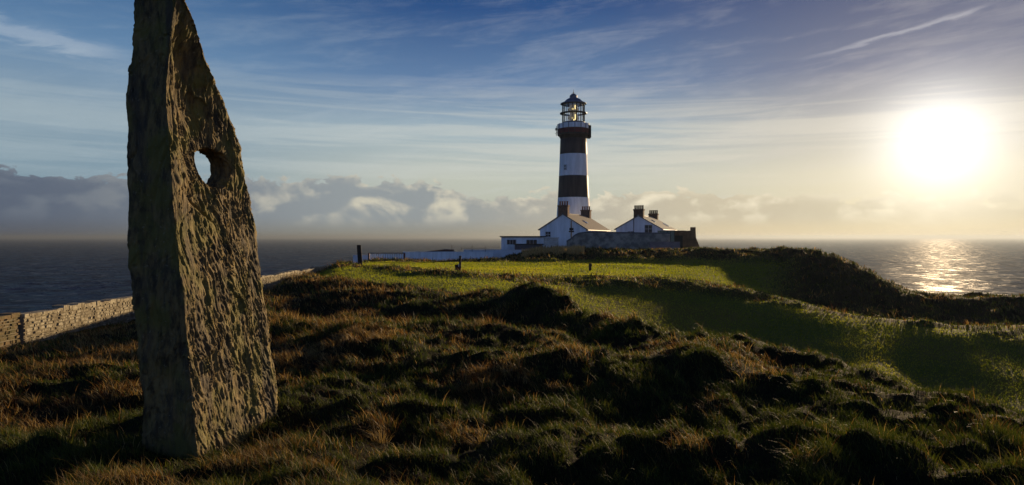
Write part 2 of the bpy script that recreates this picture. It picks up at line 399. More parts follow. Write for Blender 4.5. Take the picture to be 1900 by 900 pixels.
COAST = np.array([(-26, -140), (-25.5, 60), (-26, 90), (-29, 112), (-29, 135), (-15, 160), (5, 180), (30, 178), (48, 160), (52, 120), (46, 95), (41, 78), (40, 68), (60, 68), (160, 90), (200, 20), (150, -140)], float)
def coast_dist(x, y):
    """distance outside the headland's outline (0 inside)"""
    x = np.asarray(x, float); y = np.asarray(y, float)
    ins = np.zeros(x.shape, bool); dm = np.full(x.shape, 1e9)
    n = len(COAST)
    for i in range(n):
        ax, ay = COAST[i]; bx, by = COAST[(i + 1) % n]
        cond = ((ay > y) != (by > y)) & (x < (bx - ax) * (y - ay) / (by - ay + 1e-12) + ax)
        ins ^= cond
        ex, ey = bx - ax, by - ay
        t = np.clip(((x - ax) * ex + (y - ay) * ey) / (ex * ex + ey * ey), 0, 1)
        dm = np.minimum(dm, np.hypot(x - ax - t * ex, y - ay - t * ey))
    return np.where(ins, 0, dm)

def rough_mask(s):
    m = 1 - sstep(s, 4.25, 4.8)                                    # the near mound
    m = np.maximum(m, 0.8 * sstep(s, 8.2, 8.8) * (1 - sstep(s, 9.3, 10.0)))   # second bank
    m = np.maximum(m, sstep(s, 12.0, 12.5))
    return m
rough = rough_mask(Sg)
rough = np.maximum(rough, sstep(AZ, R(20), R(24))[:, None] * sstep(Sg, 9.6, 10.4))
rough = np.maximum(rough, np.broadcast_to((1 - sstep(AZ, R(-21), R(-17)))[:, None], rough.shape))
wl = np.exp(-((Xg + 22) / 2.5) ** 2) * (Yg > -30) * (Yg < 100)
Zg = Zg * (1 - wl) + (-4.86) * wl
rough = rough * (1 - 0.35 * wl)
# hummocks
hum = fbm(Xg * 0.42, Yg * 0.42, oct=3, seed=3) * 0.36 + fbm(Xg * 1.15 + 5, Yg * 1.15, oct=3, seed=9) * 0.13
tus = np.abs(vnoise(Xg * 2.9, Yg * 2.9, seed=21)) * 0.10 + vnoise(Xg * 5.2, Yg * 5.2, seed=5) * 0.045
near = sstep(np.broadcast_to(RR, Zg.shape), 2.2, 4.5)
farfade = 1.0 + sstep(np.broadcast_to(RR, Zg.shape), 30, 90) * 0.6
stone_c = (-2.55, 6.3)
dst = np.hypot(Xg - stone_c[0], Yg - stone_c[1])
calm = 1 - 0.85 * np.exp(-(dst / 0.95) ** 2)
Zg = Zg + rough * (hum * farfade + tus) * near * calm
Zg = Zg + (1 - rough) * (fbm(Xg * 0.16, Yg * 0.16, oct=2, seed=31) * 0.09 + vnoise(Xg * 0.35, Yg * 0.7, seed=37) * 0.025)
Zg = Zg - 0.09 * np.exp(-(np.hypot(Xg + 2.5, Yg - 5.95) / 0.95) ** 2)
cd = coast_dist(Xg, Yg)
Zg = Zg - sstep(cd, 0, 26) * 62 - np.where(cd > 0, np.abs(fbm(Xg * 0.2, Yg * 0.2, oct=3, seed=8)) * np.minimum(cd, 6) * 0.7, 0)

def samp(grid, azv, rv):
    fa = np.interp(azv, AZ, np.arange(NA)); fr = np.interp(np.log(rv), LR, np.arange(NR))
    ia = np.clip(fa.astype(int), 0, NA - 2); ir = np.clip(fr.astype(int), 0, NR - 2)
    ta, tr = fa - ia, fr - ir
    return (grid[ia, ir] * (1 - ta) * (1 - tr) + grid[ia + 1, ir] * ta * (1 - tr) + grid[ia, ir + 1] * (1 - ta) * tr + grid[ia + 1, ir + 1] * ta * tr)
def ground_z(x, y):
    return float(samp(Zg, np.array([math.atan2(x, y)]), np.array([math.hypot(x, y)]))[0])

def dryness(x, y):
    """0 green .. 1 dead straw"""
    n = fbm(x * 0.55 + 3, y * 0.55, oct=3, seed=41) + 0.5 * vnoise(x * 2.3, y * 2.3, seed=44)
    side = np.clip(-x / np.maximum(y, 1) * 1.0, -0.35, 0.45)       # more bracken and straw towards the left
    foot = np.exp(-(np.hypot(x + 1.6, y - 5.2) / 2.0) ** 2)           # less straw, darkening the grass colour for the shadow by the stone
    return np.clip(0.12 + n * 1.25 + side * 0.7 - foot * 0.6 + 0.5 * np.exp(-(np.hypot(x + 3.4, (y - 11.5) * .6) / 2.2) ** 2), 0, 1)

def soil_material():
    m = bpy.data.materials.new('turf'); m.use_nodes = True
    b = NB(m.node_tree); p = b.n['Principled BSDF']
    p.inputs['Roughness'].default_value = 0.95; p.inputs['Specular IOR Level'].default_value = 0.05
    t = b.new('ShaderNodeTexCoord'); o = t.outputs['Object']
    at_ = b.new('ShaderNodeAttribute', attribute_name='rough')
    n1 = b.noise(o, 1.2, 6, 0.65); n2 = b.noise(o, 9, 5, 0.7); n3 = b.noise(o, 0.14, 3, 0.5)
    roughc = b.mix(b.ss(n1, 0.35, 0.65), (0.016, 0.018, 0.006), (0.026, 0.018, 0.008))
    roughc = b.mix(b.ss(n2, 0.35, 0.7), roughc, (0.010, 0.008, 0.004))
    mown = b.mix(b.ss(n2, 0.3, 0.7), (0.075, 0.095, 0.012), (0.105, 0.115, 0.018))
    mown = b.mix(b.ss(n3, 0.4, 0.65), mown, (0.12, 0.105, 0.02))
    b.l.new(b.mix(at_.outputs['Fac'], mown, roughc), p.inputs['Base Color'])
    geo = b.new('ShaderNodeNewGeometry'); sx = b.new('ShaderNodeSeparateXYZ'); b.l.new(geo.outputs['Position'], sx.inputs[0])
    bn = b.new('ShaderNodeBump'); bn.inputs['Distance'].default_value = 0.06
    b.l.new(b.add(n2, b.mul(b.noise(o, 40, 3, 0.6), 0.4)), bn.inputs['Height']); b.l.new(bn.outputs[0], p.inputs['Normal'])
    return m
turf = soil_material()
rock = material('cliff_rock', (0.16, 0.13, 0.10), 0.9, 0.2, var=0.5, vscale=0.3, bump=0.3, bscale=1.2)
idx = np.arange(NA * NR).reshape(NA, NR)
quads = np.stack([idx[:-1, :-1], idx[1:, :-1], idx[1:, 1:], idx[:-1, 1:]], -1).reshape(-1, 4)[:, ::-1]
P = np.stack([Xg, Yg, Zg], -1).reshape(-1, 3)
ground = np_mesh('ground', P, quads, mats=[turf, rock], smooth=True)
fz = cd.reshape(-1)[quads].mean(1)
ground.data.polygons.foreach_set('material_index', (fz > 3.0).astype(np.int32))
ra = ground.data.attributes.new('rough', 'FLOAT', 'POINT'); ra.data.foreach_set('value', rough.reshape(-1).astype(np.float32))
tag(ground, kind='structure')

# ------------------------------------------------------------------ sea
SEA_Z = -50.0
def sea_material():
    m = bpy.data.materials.new('sea_water'); m.use_nodes = True
    b = NB(m.node_tree); b.n.clear()
    t = b.new('ShaderNodeTexCoord'); o = t.outputs['Object']
    g = b.noise(b.vmap(o, (1, 1.5, 1), rot=(0, 0, R(14))), 0.022, 5, 0.68, 0.6)
    c = b.noise(b.vmap(o, (1, 1.8, 1), rot=(0, 0, R(8))), 0.085, 4, 0.65, 0.5)
    e = b.noise(b.vmap(o, (1, 0.55, 1), rot=(0, 0, R(-25))), 0.045, 5, 0.72, 0.3)
    bn = b.new('ShaderNodeBump'); bn.inputs['Distance'].default_value = 1.0; bn.inputs['Strength'].default_value = 1.0
    b.l.new(b.add(b.mul(g, 5.0), b.mul(c, 1.6)), bn.inputs['Height'])
    df = b.new('ShaderNodeBsdfDiffuse'); b.l.new(b.mix(b.ss(g, 0.4, 0.62), (0.022, 0.058, 0.110), (0.009, 0.028, 0.058)), df.inputs[0])
    gl = b.new('ShaderNodeBsdfGlossy'); gl.inputs['Roughness'].default_value = 0.46
    b.l.new(bn.outputs[0], gl.inputs['Normal']); b.l.new(bn.outputs[0], df.inputs['Normal'])
    # noise mask scatters the glints; the body colour also stands in for sky reflection
    mx = b.new('ShaderNodeMixShader'); b.l.new(b.add(b.ss(e, 0.50, 0.70, 0.014, 0.125), b.ss(c, 0.52, 0.70, 0.0, 0.045)), mx.inputs[0])
    out = b.new('ShaderNodeOutputMaterial')
    b.l.new(df.outputs[0], mx.inputs[1]); b.l.new(gl.outputs[0], mx.inputs[2]); b.l.new(mx.outputs[0], out.inputs[0])
    return m
def make_sea():
    azs_ = np.radians(np.concatenate([np.linspace(-180, -44, 30)[:-1], np.arange(-44, 44, 0.14), np.linspace(44, 180, 30)]))
    rs = np.concatenate([[1, 60, 120], np.exp(np.linspace(math.log(180), math.log(9000), 820)), np.exp(np.linspace(math.log(9500), math.log(60000), 20))])
    X = np.sin(azs_)[:, None] * rs; Y = np.cos(azs_)[:, None] * rs
    rr = np.broadcast_to(rs, X.shape)
    a1 = R(14)
    U = X * math.cos(a1) + Y * math.sin(a1); Vv = -X * math.sin(a1) + Y * math.cos(a1)
    def ridge(q): return 1 - np.abs(q) * 1.6
    h = ridge(vnoise(U * .016, Vv * .040, seed=81)) * 0.9 + ridge(vnoise(U * .045, Vv * .10, seed=82)) * 0.75 + vnoise(U * .11, Vv * .24, seed=83) * 0.40
    h *= (0.75 + 0.5 * vnoise(U * .004, Vv * .009, seed=84))
    h *= sstep(rr, 120, 200) * (1 - sstep(rr, 4000, 9000))
    Z = SEA_Z + h
    n0, n1 = X.shape; idx = np.arange(n0 * n1).reshape(n0, n1)
    q = np.stack([idx[:-1, :-1], idx[1:, :-1], idx[1:, 1:], idx[:-1, 1:]], -1).reshape(-1, 4)[:, ::-1]
    o = np_mesh('sea', np.stack([X, Y, Z], -1).reshape(-1, 3), q, mats=[sea_material()], smooth=True)
    tag(o, kind='structure')
make_sea()

#HAZE
def haze():
    mb = MB(); mb.box(-61000, 61000, -61000, 61000, -120, 45)
    m = bpy.data.materials.new('haze_air'); m.use_nodes = True
    b = NB(m.node_tree); b.n.clear()
    v = b.new('ShaderNodeVolumePrincipled'); v.inputs['Color'].default_value = (0.23, 0.27, 0.32, 1)
    v.inputs['Density'].default_value = 0.0001; v.inputs['Anisotropy'].default_value = 0.52
    out = b.new('ShaderNodeOutputMaterial'); b.l.new(v.outputs[0], out.inputs['Volume'])
    tag(mb.build('haze', m), kind='stuff')
haze()

#STONE
def standing_stone():
    SC = 1.27; C0d = 4.5; b0 = R(9.5); th = Vector((math.sin(b0), math.cos(b0), 0)); uh = Vector((-math.cos(b0), math.sin(b0), 0))
    Lp = [(-130,270),(-90,258),(-40,250),(0,244),(60,243),(110,241),(118,236),(124,231),(190,229),(240,234),(290,230),(330,231),(390,235),(450,237),(510,240),(560,243),(640,250),(740,256),(850,259),(1000,264)]
    Ep = [(-130,286),(-60,316),(0,324),(30,319),(100,312),(170,308),(230,312),(300,317),(400,322),(500,333),(600,345),(700,352),(800,362),(850,368),(1000,376)]
    Rp = [(-130,298),(-60,322),(0,346),(75,376),(150,402),(220,431),(270,447),(310,456),(370,474),(430,482),(500,491),(570,500),(640,506),(710,515),(770,521),(850,528),(1000,536)]
    itp = lambda tab, y: float(np.interp(y, [t[0] for t in tab], [t[1] for t in tab]))
    levels = list(np.arange(-2.05, 1.98, 0.05))
    rings = []
    for z in levels:
        pe = 440 - z * F / C0d
        e = (itp(Ep, pe) - 950) / F
        c = Vector((e * C0d, C0d, 0))
        wr = 0.8
        for _ in range(6):
            d = C0d + wr * th.y; q = (itp(Rp, 440 - z * F / d) - 950) / F
            wr = (q * C0d - c.x) / (th.x - q * th.y)
        wr = max(wr, 0.03)
        tt = 0.35
        for _ in range(6):
            d = C0d + tt * uh.y; q = (itp(Lp, 440 - z * F / d) - 950) / F
            tt = (q * C0d - c.x) / (uh.x - q * uh.y)
        tt = max(tt, 0.05)
        tr = min(tt * 0.8, float(np.interp(z, [-1.5, 0, 0.6, 1.9], [0.26, 0.17, 0.14, 0.10])))
        # outline of the section in (w, tau): front edge, face, rim, back
        dip = float(np.interp(z, [-0.1, 0.45, 0.75, 1.3, 1.6], [0.0, 0.04, 0.105, 0.11, 0.04])) * min(1, wr / .5)
        pts = [(0, 0.0), (wr * .10, -0.006), (wr * .22, dip * .9), (wr * .45, dip * .78), (wr * .80, dip * 0.12), (wr * .91, -0.012), (wr * .97, 0.012), (wr, 0.055),
               (wr * .985, tr), (wr * .6, tr + (tt - tr) * .38), (wr * .25, tt * .93), (0.05, tt), (0.0, tt * .96), (0.004, tt * .5)]
        rings.append([c + th * w_ + uh * t_ + Vector((0, 0, z)) for w_, t_ in pts])
    n = len(rings[0]); vs = [tuple(p) for r in rings for p in r]; fs = []
    for i in range(len(rings) - 1):
        for k in range(n):
            k2 = (k + 1) % n; fs.append((i * n + k, i * n + k2, (i + 1) * n + k2, (i + 1) * n + k))
    fs.append(tuple(range(n))[::-1]); fs.append(tuple((len(rings) - 1) * n + k for k in range(n)))
    me = bpy.data.meshes.new('stone_rough'); me.from_pydata(vs, [], fs)
    bm_ = bmesh.new(); bm_.from_mesh(me); bmesh.ops.recalc_face_normals(bm_, faces=bm_.faces); bm_.to_mesh(me); bm_.free()
    tmp = bpy.data.objects.new('stone_rough', me); C.objects.link(tmp)
    # the hole: a tapered plug through the thickness
    plug = MB(); o = []
    hc_w, hc_z = 0.535, 0.525
    c = Vector(((318 - 950) / F * C0d, C0d, 0))
    seg = 28; ringsP = []
    for tau, sw, dz_, rw, rz_ in ((-0.12, -0.02, 0.0, 0.19, 0.18), (0.03, 0.0, 0, 0.172, 0.162), (0.10, 0.0, 0, 0.155, 0.148), (0.5, 0.03, 0.0, 0.17, 0.155)):
        for k in range(seg):
            a = 2 * math.pi * k / seg
            rr = 1 + 0.06 * math.sin(2 * a + 1) + 0.04 * math.sin(3 * a)
            ww = hc_w + sw + rw * rr * math.cos(a); zz = hc_z + dz_ + rz_ * rr * math.sin(a) - 0.12 * (ww - hc_w)
            plug.v.append(tuple(c + th * ww + uh * tau + Vector((0, 0, zz))))
    for i in range(3):
        for k in range(seg):
            k2 = (k + 1) % seg; plug.f.append((i * seg + k, i * seg + k2, (i + 1) * seg + k2, (i + 1) * seg + k))
    plug.f += [tuple(range(seg))[::-1], tuple(3 * seg + k for k in range(seg))]; plug.mi = [0] * len(plug.f)
    pm = bpy.data.materials.new('tmp'); po = plug.build('plug', pm)
    bo = tmp.modifiers.new('b', 'BOOLEAN'); bo.object = po; bo.operation = 'DIFFERENCE'; bo.solver = 'EXACT'
    rm = tmp.modifiers.new('r', 'REMESH'); rm.mode = 'VOXEL'; rm.voxel_size = 0.0062
    dg = bpy.context.evaluated_depsgraph_get(); ev = tmp.evaluated_get(dg)
    me2 = bpy.data.meshes.new_from_object(ev)
    bpy.data.objects.remove(po); bpy.data.objects.remove(tmp)
    nv = len(me2.vertices); co = np.empty(nv * 3, np.float32); me2.vertices.foreach_get('co', co); co = co.reshape(-1, 3).astype(float)
    me2.calc_loop_triangles() if False else None
    no = np.empty(nv * 3, np.float32); me2.vertex_normals.foreach_get('vector', no); no = no.reshape(-1, 3).astype(float)
    W = (co - np.array(c)) @ np.array(th); Tt = (co - np.array(c)) @ np.array(uh); Z = co[:, 2]
    # flaky schist: long, leaning plates
    lean = Z * 0.22
    u = W + lean * 0.35
    big = fbm(W * 3.2, Tt * 3.2, Z * 1.3, 3, seed=2) * 0.020
    wx = fbm(W * 6, Tt * 6, Z * 4, 2, seed=50) * 0.35
    def plates(fu, fz, sd, wk):
        """upright splintery plates like split schist: each rises to one side and breaks off at its end"""
        ph = u * fu + Tt * fu * .8 + wx * wk + vnoise(u * fu * .35, Tt * fu * .35, Z * fz * .45, seed=sd) * 1.9
        i_ = np.floor(ph); fu_ = ph - i_
        pz = Z * fz + _h(i_, i_ * 0 + 3, i_ * 0, sd) * 9 + fu_ * 1.1 + vnoise(ph * .7, Z * fz * .8, seed=sd + 5) * .8
        j_ = np.floor(pz); fz_ = pz - j_
        amp = _h(i_, j_, i_ * 0 + 1, sd + 9) ** 1.3
        across = np.where(fu_ < .8, .25 + .75 * fu_ / .8, (1 - fu_) / .2)
        along = np.minimum(np.minimum(fz_ / .12, 1), np.minimum((1 - fz_) / .35, 1))
        return amp * across * np.clip(along, 0, 1)
    f1 = plates(9, 2.0, 7, 2.0); f2 = plates(21, 5.2, 17, 2.6); f5 = plates(46, 12, 27, 3.0)
    zone = np.clip(0.85 + 1.3 * fbm(W * 2.2, Tt * 2.2, Z * 1.4, 2, seed=60), 0.25, 1.6)
    fis = np.clip(1 - np.abs(vnoise(u * 5.5 + wx * 2.2, Tt * 5.5, Z * .9, seed=90)) * 14, 0, 1)
    ledge = fbm(W * 2.6 + 4, Tt * 2.6, Z * 2.6, 2, seed=33)
    f3 = vnoise(u * 95, Tt * 95, Z * 24, seed=12); f4 = vnoise(u * 50, Tt * 50, Z * 13, seed=14)
    f0 = 1 - np.abs(vnoise(u * 8 + wx * 3, Tt * 8, Z * 2.4, seed=70)) * 2
    d = big + zone * (f1 * 0.009 + f2 * 0.011 + f5 * 0.012) + f3 * 0.002 + f4 * 0.0035 - 0.014 - fis * 0.014 + ledge * 0.022
    # diagonal crack running down right from below the hole
    zc = 0.34 - (W - 0.10) * 0.62
    crk = np.exp(-((Z - zc) / 0.016) ** 2) * sstep(W, 0.07, 0.14) * (1 - sstep(W, 0.42, 0.52)) * (Tt < 0.15)
    d -= crk * 0.028
    d += (Z < zc) * np.exp(-((Z - zc + 0.05) / 0.05) ** 2) * sstep(W, 0.07, 0.14) * (1 - sstep(W, 0.42, 0.5)) * (Tt < 0.15) * 0.012
    co2 = (co + no * d[:, None]) * SC      # the whole stone is 1.27 times its template
    me2.vertices.foreach_set('co', co2.astype(np.float32).ravel()); me2.update()
    me2.polygons.foreach_set('use_smooth', np.ones(len(me2.polygons), bool))
    m = bpy.data.materials.new('lichened_schist'); m.use_nodes = True
    b = NB(m.node_tree); p = b.n['Principled BSDF']; p.inputs['Roughness'].default_value = 0.85; p.inputs['Specular IOR Level'].default_value = 0.25
    t = b.new('ShaderNodeTexCoord'); ob = t.outputs['Object']
    st = b.vmap(ob, (1, 1, 0.3))
    n1 = b.noise(st, 16, 6, 0.65); n2 = b.noise(ob, 3.0, 4, 0.6); n3 = b.noise(ob, 38, 4, 0.6)
    col = b.mix(b.ss(n1, 0.35, 0.65), (0.20, 0.142, 0.052), (0.048, 0.037, 0.020))
    col = b.mix(b.mul(b.ss(n2, 0.45, 0.62), 0.75), col, (0.14, 0.125, 0.028))        # yellow-green lichen
    col = b.mix(b.mul(b.ss(b.noise(b.vmap(ob, (1, 1, 0.12)), 5, 5, 0.6), 0.52, 0.66), 0.7), col, (0.05, 0.042, 0.032))   # dark water streaks
    col = b.mix(b.mul(b.ss(n3, 0.60, 0.72), 0.5), col, (0.24, 0.22, 0.15))          # pale lichen spots
    b.l.new(col, p.inputs['Base Color'])
    bn = b.new('ShaderNodeBump'); bn.inputs['Distance'].default_value = 0.010
    b.l.new(b.add(n1, b.mul(b.noise(b.vmap(ob, (1, 1, .35)), 75, 5, 0.7), 0.6)), bn.inputs['Height']); b.l.new(bn.outputs[0], p.inputs['Normal'])
    me2.materials.clear(); me2.materials.append(m)
    o = bpy.data.objects.new('standing_stone', me2); me2.name = 'standing_stone'; C.objects.link(o)
    tag(o, 'tall tapering lichen covered standing stone with an oval hole through it, in the near grass', 'standing stone')
standing_stone()

#WALL
mortar = material('lime_mortar', (0.22, 0.19, 0.13), 0.95, 0.1, var=0.3, vscale=2)
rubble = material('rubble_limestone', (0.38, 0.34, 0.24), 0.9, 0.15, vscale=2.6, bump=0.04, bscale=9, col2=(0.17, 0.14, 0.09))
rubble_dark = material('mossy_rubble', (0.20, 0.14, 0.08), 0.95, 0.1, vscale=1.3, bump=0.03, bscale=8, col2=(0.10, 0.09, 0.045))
def rubble_wall(y0, y1, xf, ztop, mat, label, caps=True, th=0.55, zb=-5.6):
    """a rough stone wall running along y; its face towards +x is at xf"""
    mb = MB(); rnd = random.Random(int(y0 * 10)); rows = 7; H = 1.45
    mb.cur = 1; mb.box(xf - th + 0.05, xf - 0.05, y0 + .02, y1 - .02, zb, ztop - 0.14); mb.cur = 0
    z = ztop - 0.12
    while z > zb + 0.3:
        h = rnd.uniform(0.08, 0.19); y = y0
        while y < y1 - 0.02:
            l = min(rnd.uniform(0.10, 0.48), y1 - y)
            if z > -5.15:
                g = 0.012; pr = rnd.uniform(-0.03, 0.035); a = [rnd.uniform(-.02, .02) for _ in range(8)]
                yy0, yy1, z0, z1 = y + g, y + l - g, z - h + g, z - g
                X1 = xf + pr; X0 = xf - 0.2
                vs = [(X0, yy0, z0), (X0, yy1, z0), (X0, yy1, z1), (X0, yy0, z1), (X1, yy0 + .02 + a[0], z0 + .015 + a[1]), (X1 + a[7], yy1 - .02 + a[2], z0 + .015 + a[3]), (X1, yy1 - .02 + a[4], z1 - .015 + a[5]), (X1 + a[6], yy0 + .02, z1 - .015)]
                if yy1 - yy0 > 0.08:
                    mb.add(vs, [(0, 3, 2, 1), (4, 5, 6, 7), (0, 1, 5, 4), (1, 2, 6, 5), (2, 3, 7, 6), (3, 0, 4, 7)])
            y += l
        z -= h
    y = y0
    while y < y1 - 0.05:                               # uneven coping stones
        l = min(rnd.uniform(0.25, 0.7), y1 - y); dz_ = rnd.uniform(-0.06, 0.07) + 0.05 * math.sin(y * .6) + 0.03 * math.sin(y * 1.7 + 1)
        mb.box(xf - th - rnd.uniform(0, .05), xf + rnd.uniform(0, .05), y + .01, y + l - .01, ztop - 0.16, ztop + dz_)
        y += l
    o = mb.build('rubble_wall', [mat, mortar])
    tag(o, label, 'wall', None); return o
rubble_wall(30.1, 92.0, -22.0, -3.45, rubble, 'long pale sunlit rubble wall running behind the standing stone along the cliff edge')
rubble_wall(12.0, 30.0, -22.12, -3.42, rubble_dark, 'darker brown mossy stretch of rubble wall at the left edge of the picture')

#BUILDINGS
white = material('white_render', (0.84, 0.85, 0.85), 0.8, 0.25, vscale=1.1, col2=(0.66, 0.67, 0.65), stretch=0.15)
white_g = material('weathered_white', (0.66, 0.68, 0.70), 0.85, 0.2, var=0.22, vscale=0.6)
black = material('black_paint', (0.020, 0.018, 0.018), 0.6, 0.3, vscale=1.2, col2=(0.045, 0.035, 0.032), stretch=0.12)
red = material('red_paint', (0.11, 0.014, 0.014), 0.6, 0.3, var=0.25, vscale=1)
slate = material('roof_slate', (0.10, 0.095, 0.09), 0.75, 0.25, vscale=2.5, col2=(0.16, 0.13, 0.10), bump=0.02, bscale=6)
slate_g = material('roof_slate_grey', (0.12, 0.14, 0.14), 0.65, 0.3, vscale=2.5, col2=(0.19, 0.20, 0.18), bump=0.02, bscale=6)
brick = material('chimney_brick', (0.22, 0.12, 0.075), 0.9, 0.1, vscale=3, col2=(0.13, 0.075, 0.05), bump=0.02, bscale=10)
brick_d = material('dark_chimney', (0.10, 0.06, 0.045), 0.9, 0.1, vscale=3)
pot = material('clay_pot', (0.30, 0.12, 0.06), 0.85, 0.1, vscale=3)
glass = material('window_glass', (0.02, 0.025, 0.03), 0.08, 0.6, var=0.2)
iron = material('dark_iron', (0.03, 0.03, 0.035), 0.5, 0.4, metal=0.5)
lead = material('blue_grey_dome', (0.10, 0.13, 0.18), 0.45, 0.4, var=0.3)
pale = material('pale_boards', (0.56, 0.54, 0.48), 0.85, 0.15, var=0.25, vscale=1.5)
greywall = material('grey_stone_wall', (0.30, 0.29, 0.24), 0.92, 0.1, vscale=1.1, col2=(0.13, 0.13, 0.115), bump=0.08, bscale=2.2)
brownwall = material('ruin_stone', (0.21, 0.12, 0.06), 0.95, 0.1, vscale=1.2, col2=(0.11, 0.065, 0.035), bump=0.08, bscale=3)
dark = material('dark_timber', (0.03, 0.027, 0.025), 0.85, 0.15)
flash = material('skylight_glass', (0.5, 0.55, 0.6), 0.12, 0.8, var=0.1)
gutter = material('pale_gutter', (0.72, 0.66, 0.58), 0.5, 0.4, var=0.1)

def lighthouse():
    D = 150.0; cx = 114 / F * D; k = D / F
    zf = lambda py: (440 - py) * k
    t = thing('lighthouse', (cx, D, -2.6), 'tall round lighthouse with black and white bands, red gallery band and glazed lantern', 'lighthouse')
    o0 = -(-2.6)
    Z = lambda py: zf(py) + o0
    # tower
    def rad(py): return float(np.interp(py, [257, 288, 330, 368, 400, 470], [24.3, 25.3, 27.0, 28.9, 31.0, 35.5])) * k
    ys = [470, 440, 420, 400, 384, 367, 357, 347, 337, 327, 317, 307, 297, 287, 277, 267, 258]
    prof = [(rad(y), Z(y)) for y in ys]
    mats = []
    for y in ys[:-1]: mats.append(0 if y > 367 else 1 if y > 327 else 0 if y > 287 else 1)
    mb = MB(); mb.lathe(prof, 64, mats=mats); tw = mb.build('tower', [white, black], t, smooth=True)
    # band edges: keep flat shading at caps irrelevant
    # window facing the photographer
    def win(pxo, py0, py1, wpx):
        a = math.asin(max(-1, min(1, pxo / (rad((py0 + py1) / 2) / k))))
        r_ = rad((py0 + py1) / 2)
        mb = MB(); mb.box(-wpx * k / 2 - .12, wpx * k / 2 + .12, -0.10, 0.35, Z(py1) - .12, Z(py0) + .12)
        f = mb.build('window', white_g, t); f.location = (r_ * math.sin(a), -r_ * math.cos(a), 0); f.rotation_euler = (0, 0, a)
        g = MB(); g.box(-wpx * k / 2, wpx * k / 2, -0.13, 0.0, Z(py1), Z(py0))
        g.build('pane', glass, f)
        s = MB(); s.box(-wpx * k / 2, wpx * k / 2, -0.16, -0.131, (Z(py1) + Z(py0)) / 2 - .05, (Z(py1) + Z(py0)) / 2 + .05); s.box(-.05, .05, -0.16, -0.131, Z(py1), Z(py0)); s.build('glazing_bar', white_g, f)
    win(-16.5, 308, 317, 5)
    # gallery: corbel, parapet white with red band
    rt = rad(258); gr = 29.5 * k
    mb = MB(); mb.lathe([(rt - .02, Z(258)), (gr - .25, Z(252)), (gr, Z(251.5)), (gr, Z(249))], 64); mb.build('gallery_floor', black, t, smooth=False)
    mb = MB(); mb.lathe([(gr - .05, Z(249)), (gr - .05, Z(240)), (gr - .05, Z(239.9)), (gr - .05, Z(231)), (gr - .35, Z(231)), (gr - .35, Z(249))], 64, caps=False, mats=[1, 0, 0, 0, 0]); mb.build('parapet', [white, red], t)
    for i in range(16):                       # parapet uprights
        a = 2 * math.pi * i / 16; mb = MB(); mb.box(-.06, .06, -.05, .05, Z(250), Z(230.5))
        p_ = mb.build('parapet_post', iron, t); p_.location = (gr * math.cos(a), gr * math.sin(a), 0); p_.rotation_euler = (0, 0, a)
    # equipment box on the right side of the gallery
    mb = MB(); mb.box(gr - .35, gr + 0.28, -1.2, 1.2, Z(256), Z(234)); b_ = mb.build('equipment_box', dark, t)
    # aerials at the left
    mb = MB(); mb.tube((-gr - .25, 0, Z(252)), (-gr - .25, 0, Z(234)), .07); mb.tube((-gr, 0, Z(246)), (-gr - .3, 0, Z(246)), .05); mb.box(-gr - .5, -gr - .1, -.2, .2, Z(242), Z(238)); mb.tube((-gr - .6, 0, Z(248)), (-gr - .2, 0, Z(248)), .04)
    mb.build('aerial', iron, t)
    # lantern
    lr = 20.5 * k
    mb = MB(); mb.lathe([(lr + .25, Z(231)), (lr + .25, Z(228.5)), (lr - .2, Z(228.5))], 40); mb.build('lantern_base', lead, t)
    lt = MB()
    for py in (228, 211, 210, 194):
        lt.lathe([(lr + .05, Z(py + .8)), (lr + .05, Z(py - .8)), (lr - .18, Z(py - .8)), (lr - .18, Z(py + .8)), (lr + .05, Z(py + .8))], 40, caps=False)
    for i in range(16):
        a = 2 * math.pi * (i + .5) / 16
        lt.tube((lr * math.cos(a), lr * math.sin(a), Z(229)), (lr * math.cos(a), lr * math.sin(a), Z(193)), .085, seg=6)
    fr = lt.build('lantern_frame', iron, t)
    wk = MB(); wk.lathe([(lr, Z(211.4)), (lr + .55, Z(211.4)), (lr + .55, Z(209.8)), (lr, Z(209.8))], 40, caps=False); wk.build('walkway', iron, t)
    gm = bpy.data.materials.new('lantern_glass'); gm.use_nodes = True; b = NB(gm.node_tree); b.n.clear()
    tr = b.new('ShaderNodeBsdfTransparent'); gl = b.new('ShaderNodeBsdfGlossy'); gl.inputs['Roughness'].default_value = .05
    mx = b.new('ShaderNodeMixShader'); mx.inputs[0].default_value = .12; out = b.new('ShaderNodeOutputMaterial')
    b.l.new(tr.outputs[0], mx.inputs[1]); b.l.new(gl.outputs[0], mx.inputs[2]); b.l.new(mx.outputs[0], out.inputs[0])
    gg = MB(); gg.lathe([(lr - .06, Z(228)), (lr - .06, Z(194))], 16, caps=False); gg.build('lantern_glazing', gm, t)
    # the lens: stacked ribbed barrels with sunset glints added as glowing pieces
    lm = material('lens_glass', (0.22, 0.19, 0.11), 0.15, 0.9, var=0.5, vscale=2, emit=(1.0, 0.72, 0.25), estr=0.05)  # faint emission stands in for sunset light caught in the glass
    ln = MB(); pf = []
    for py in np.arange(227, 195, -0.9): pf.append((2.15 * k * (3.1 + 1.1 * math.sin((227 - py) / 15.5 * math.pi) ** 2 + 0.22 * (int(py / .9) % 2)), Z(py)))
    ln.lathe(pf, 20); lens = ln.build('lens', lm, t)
    glint_mat = material('lens_glint', (1, .8, .4), 0.5, emit=(1.0, 0.78, 0.30), estr=1.0)  # emission imitates sunset refracted by the lens
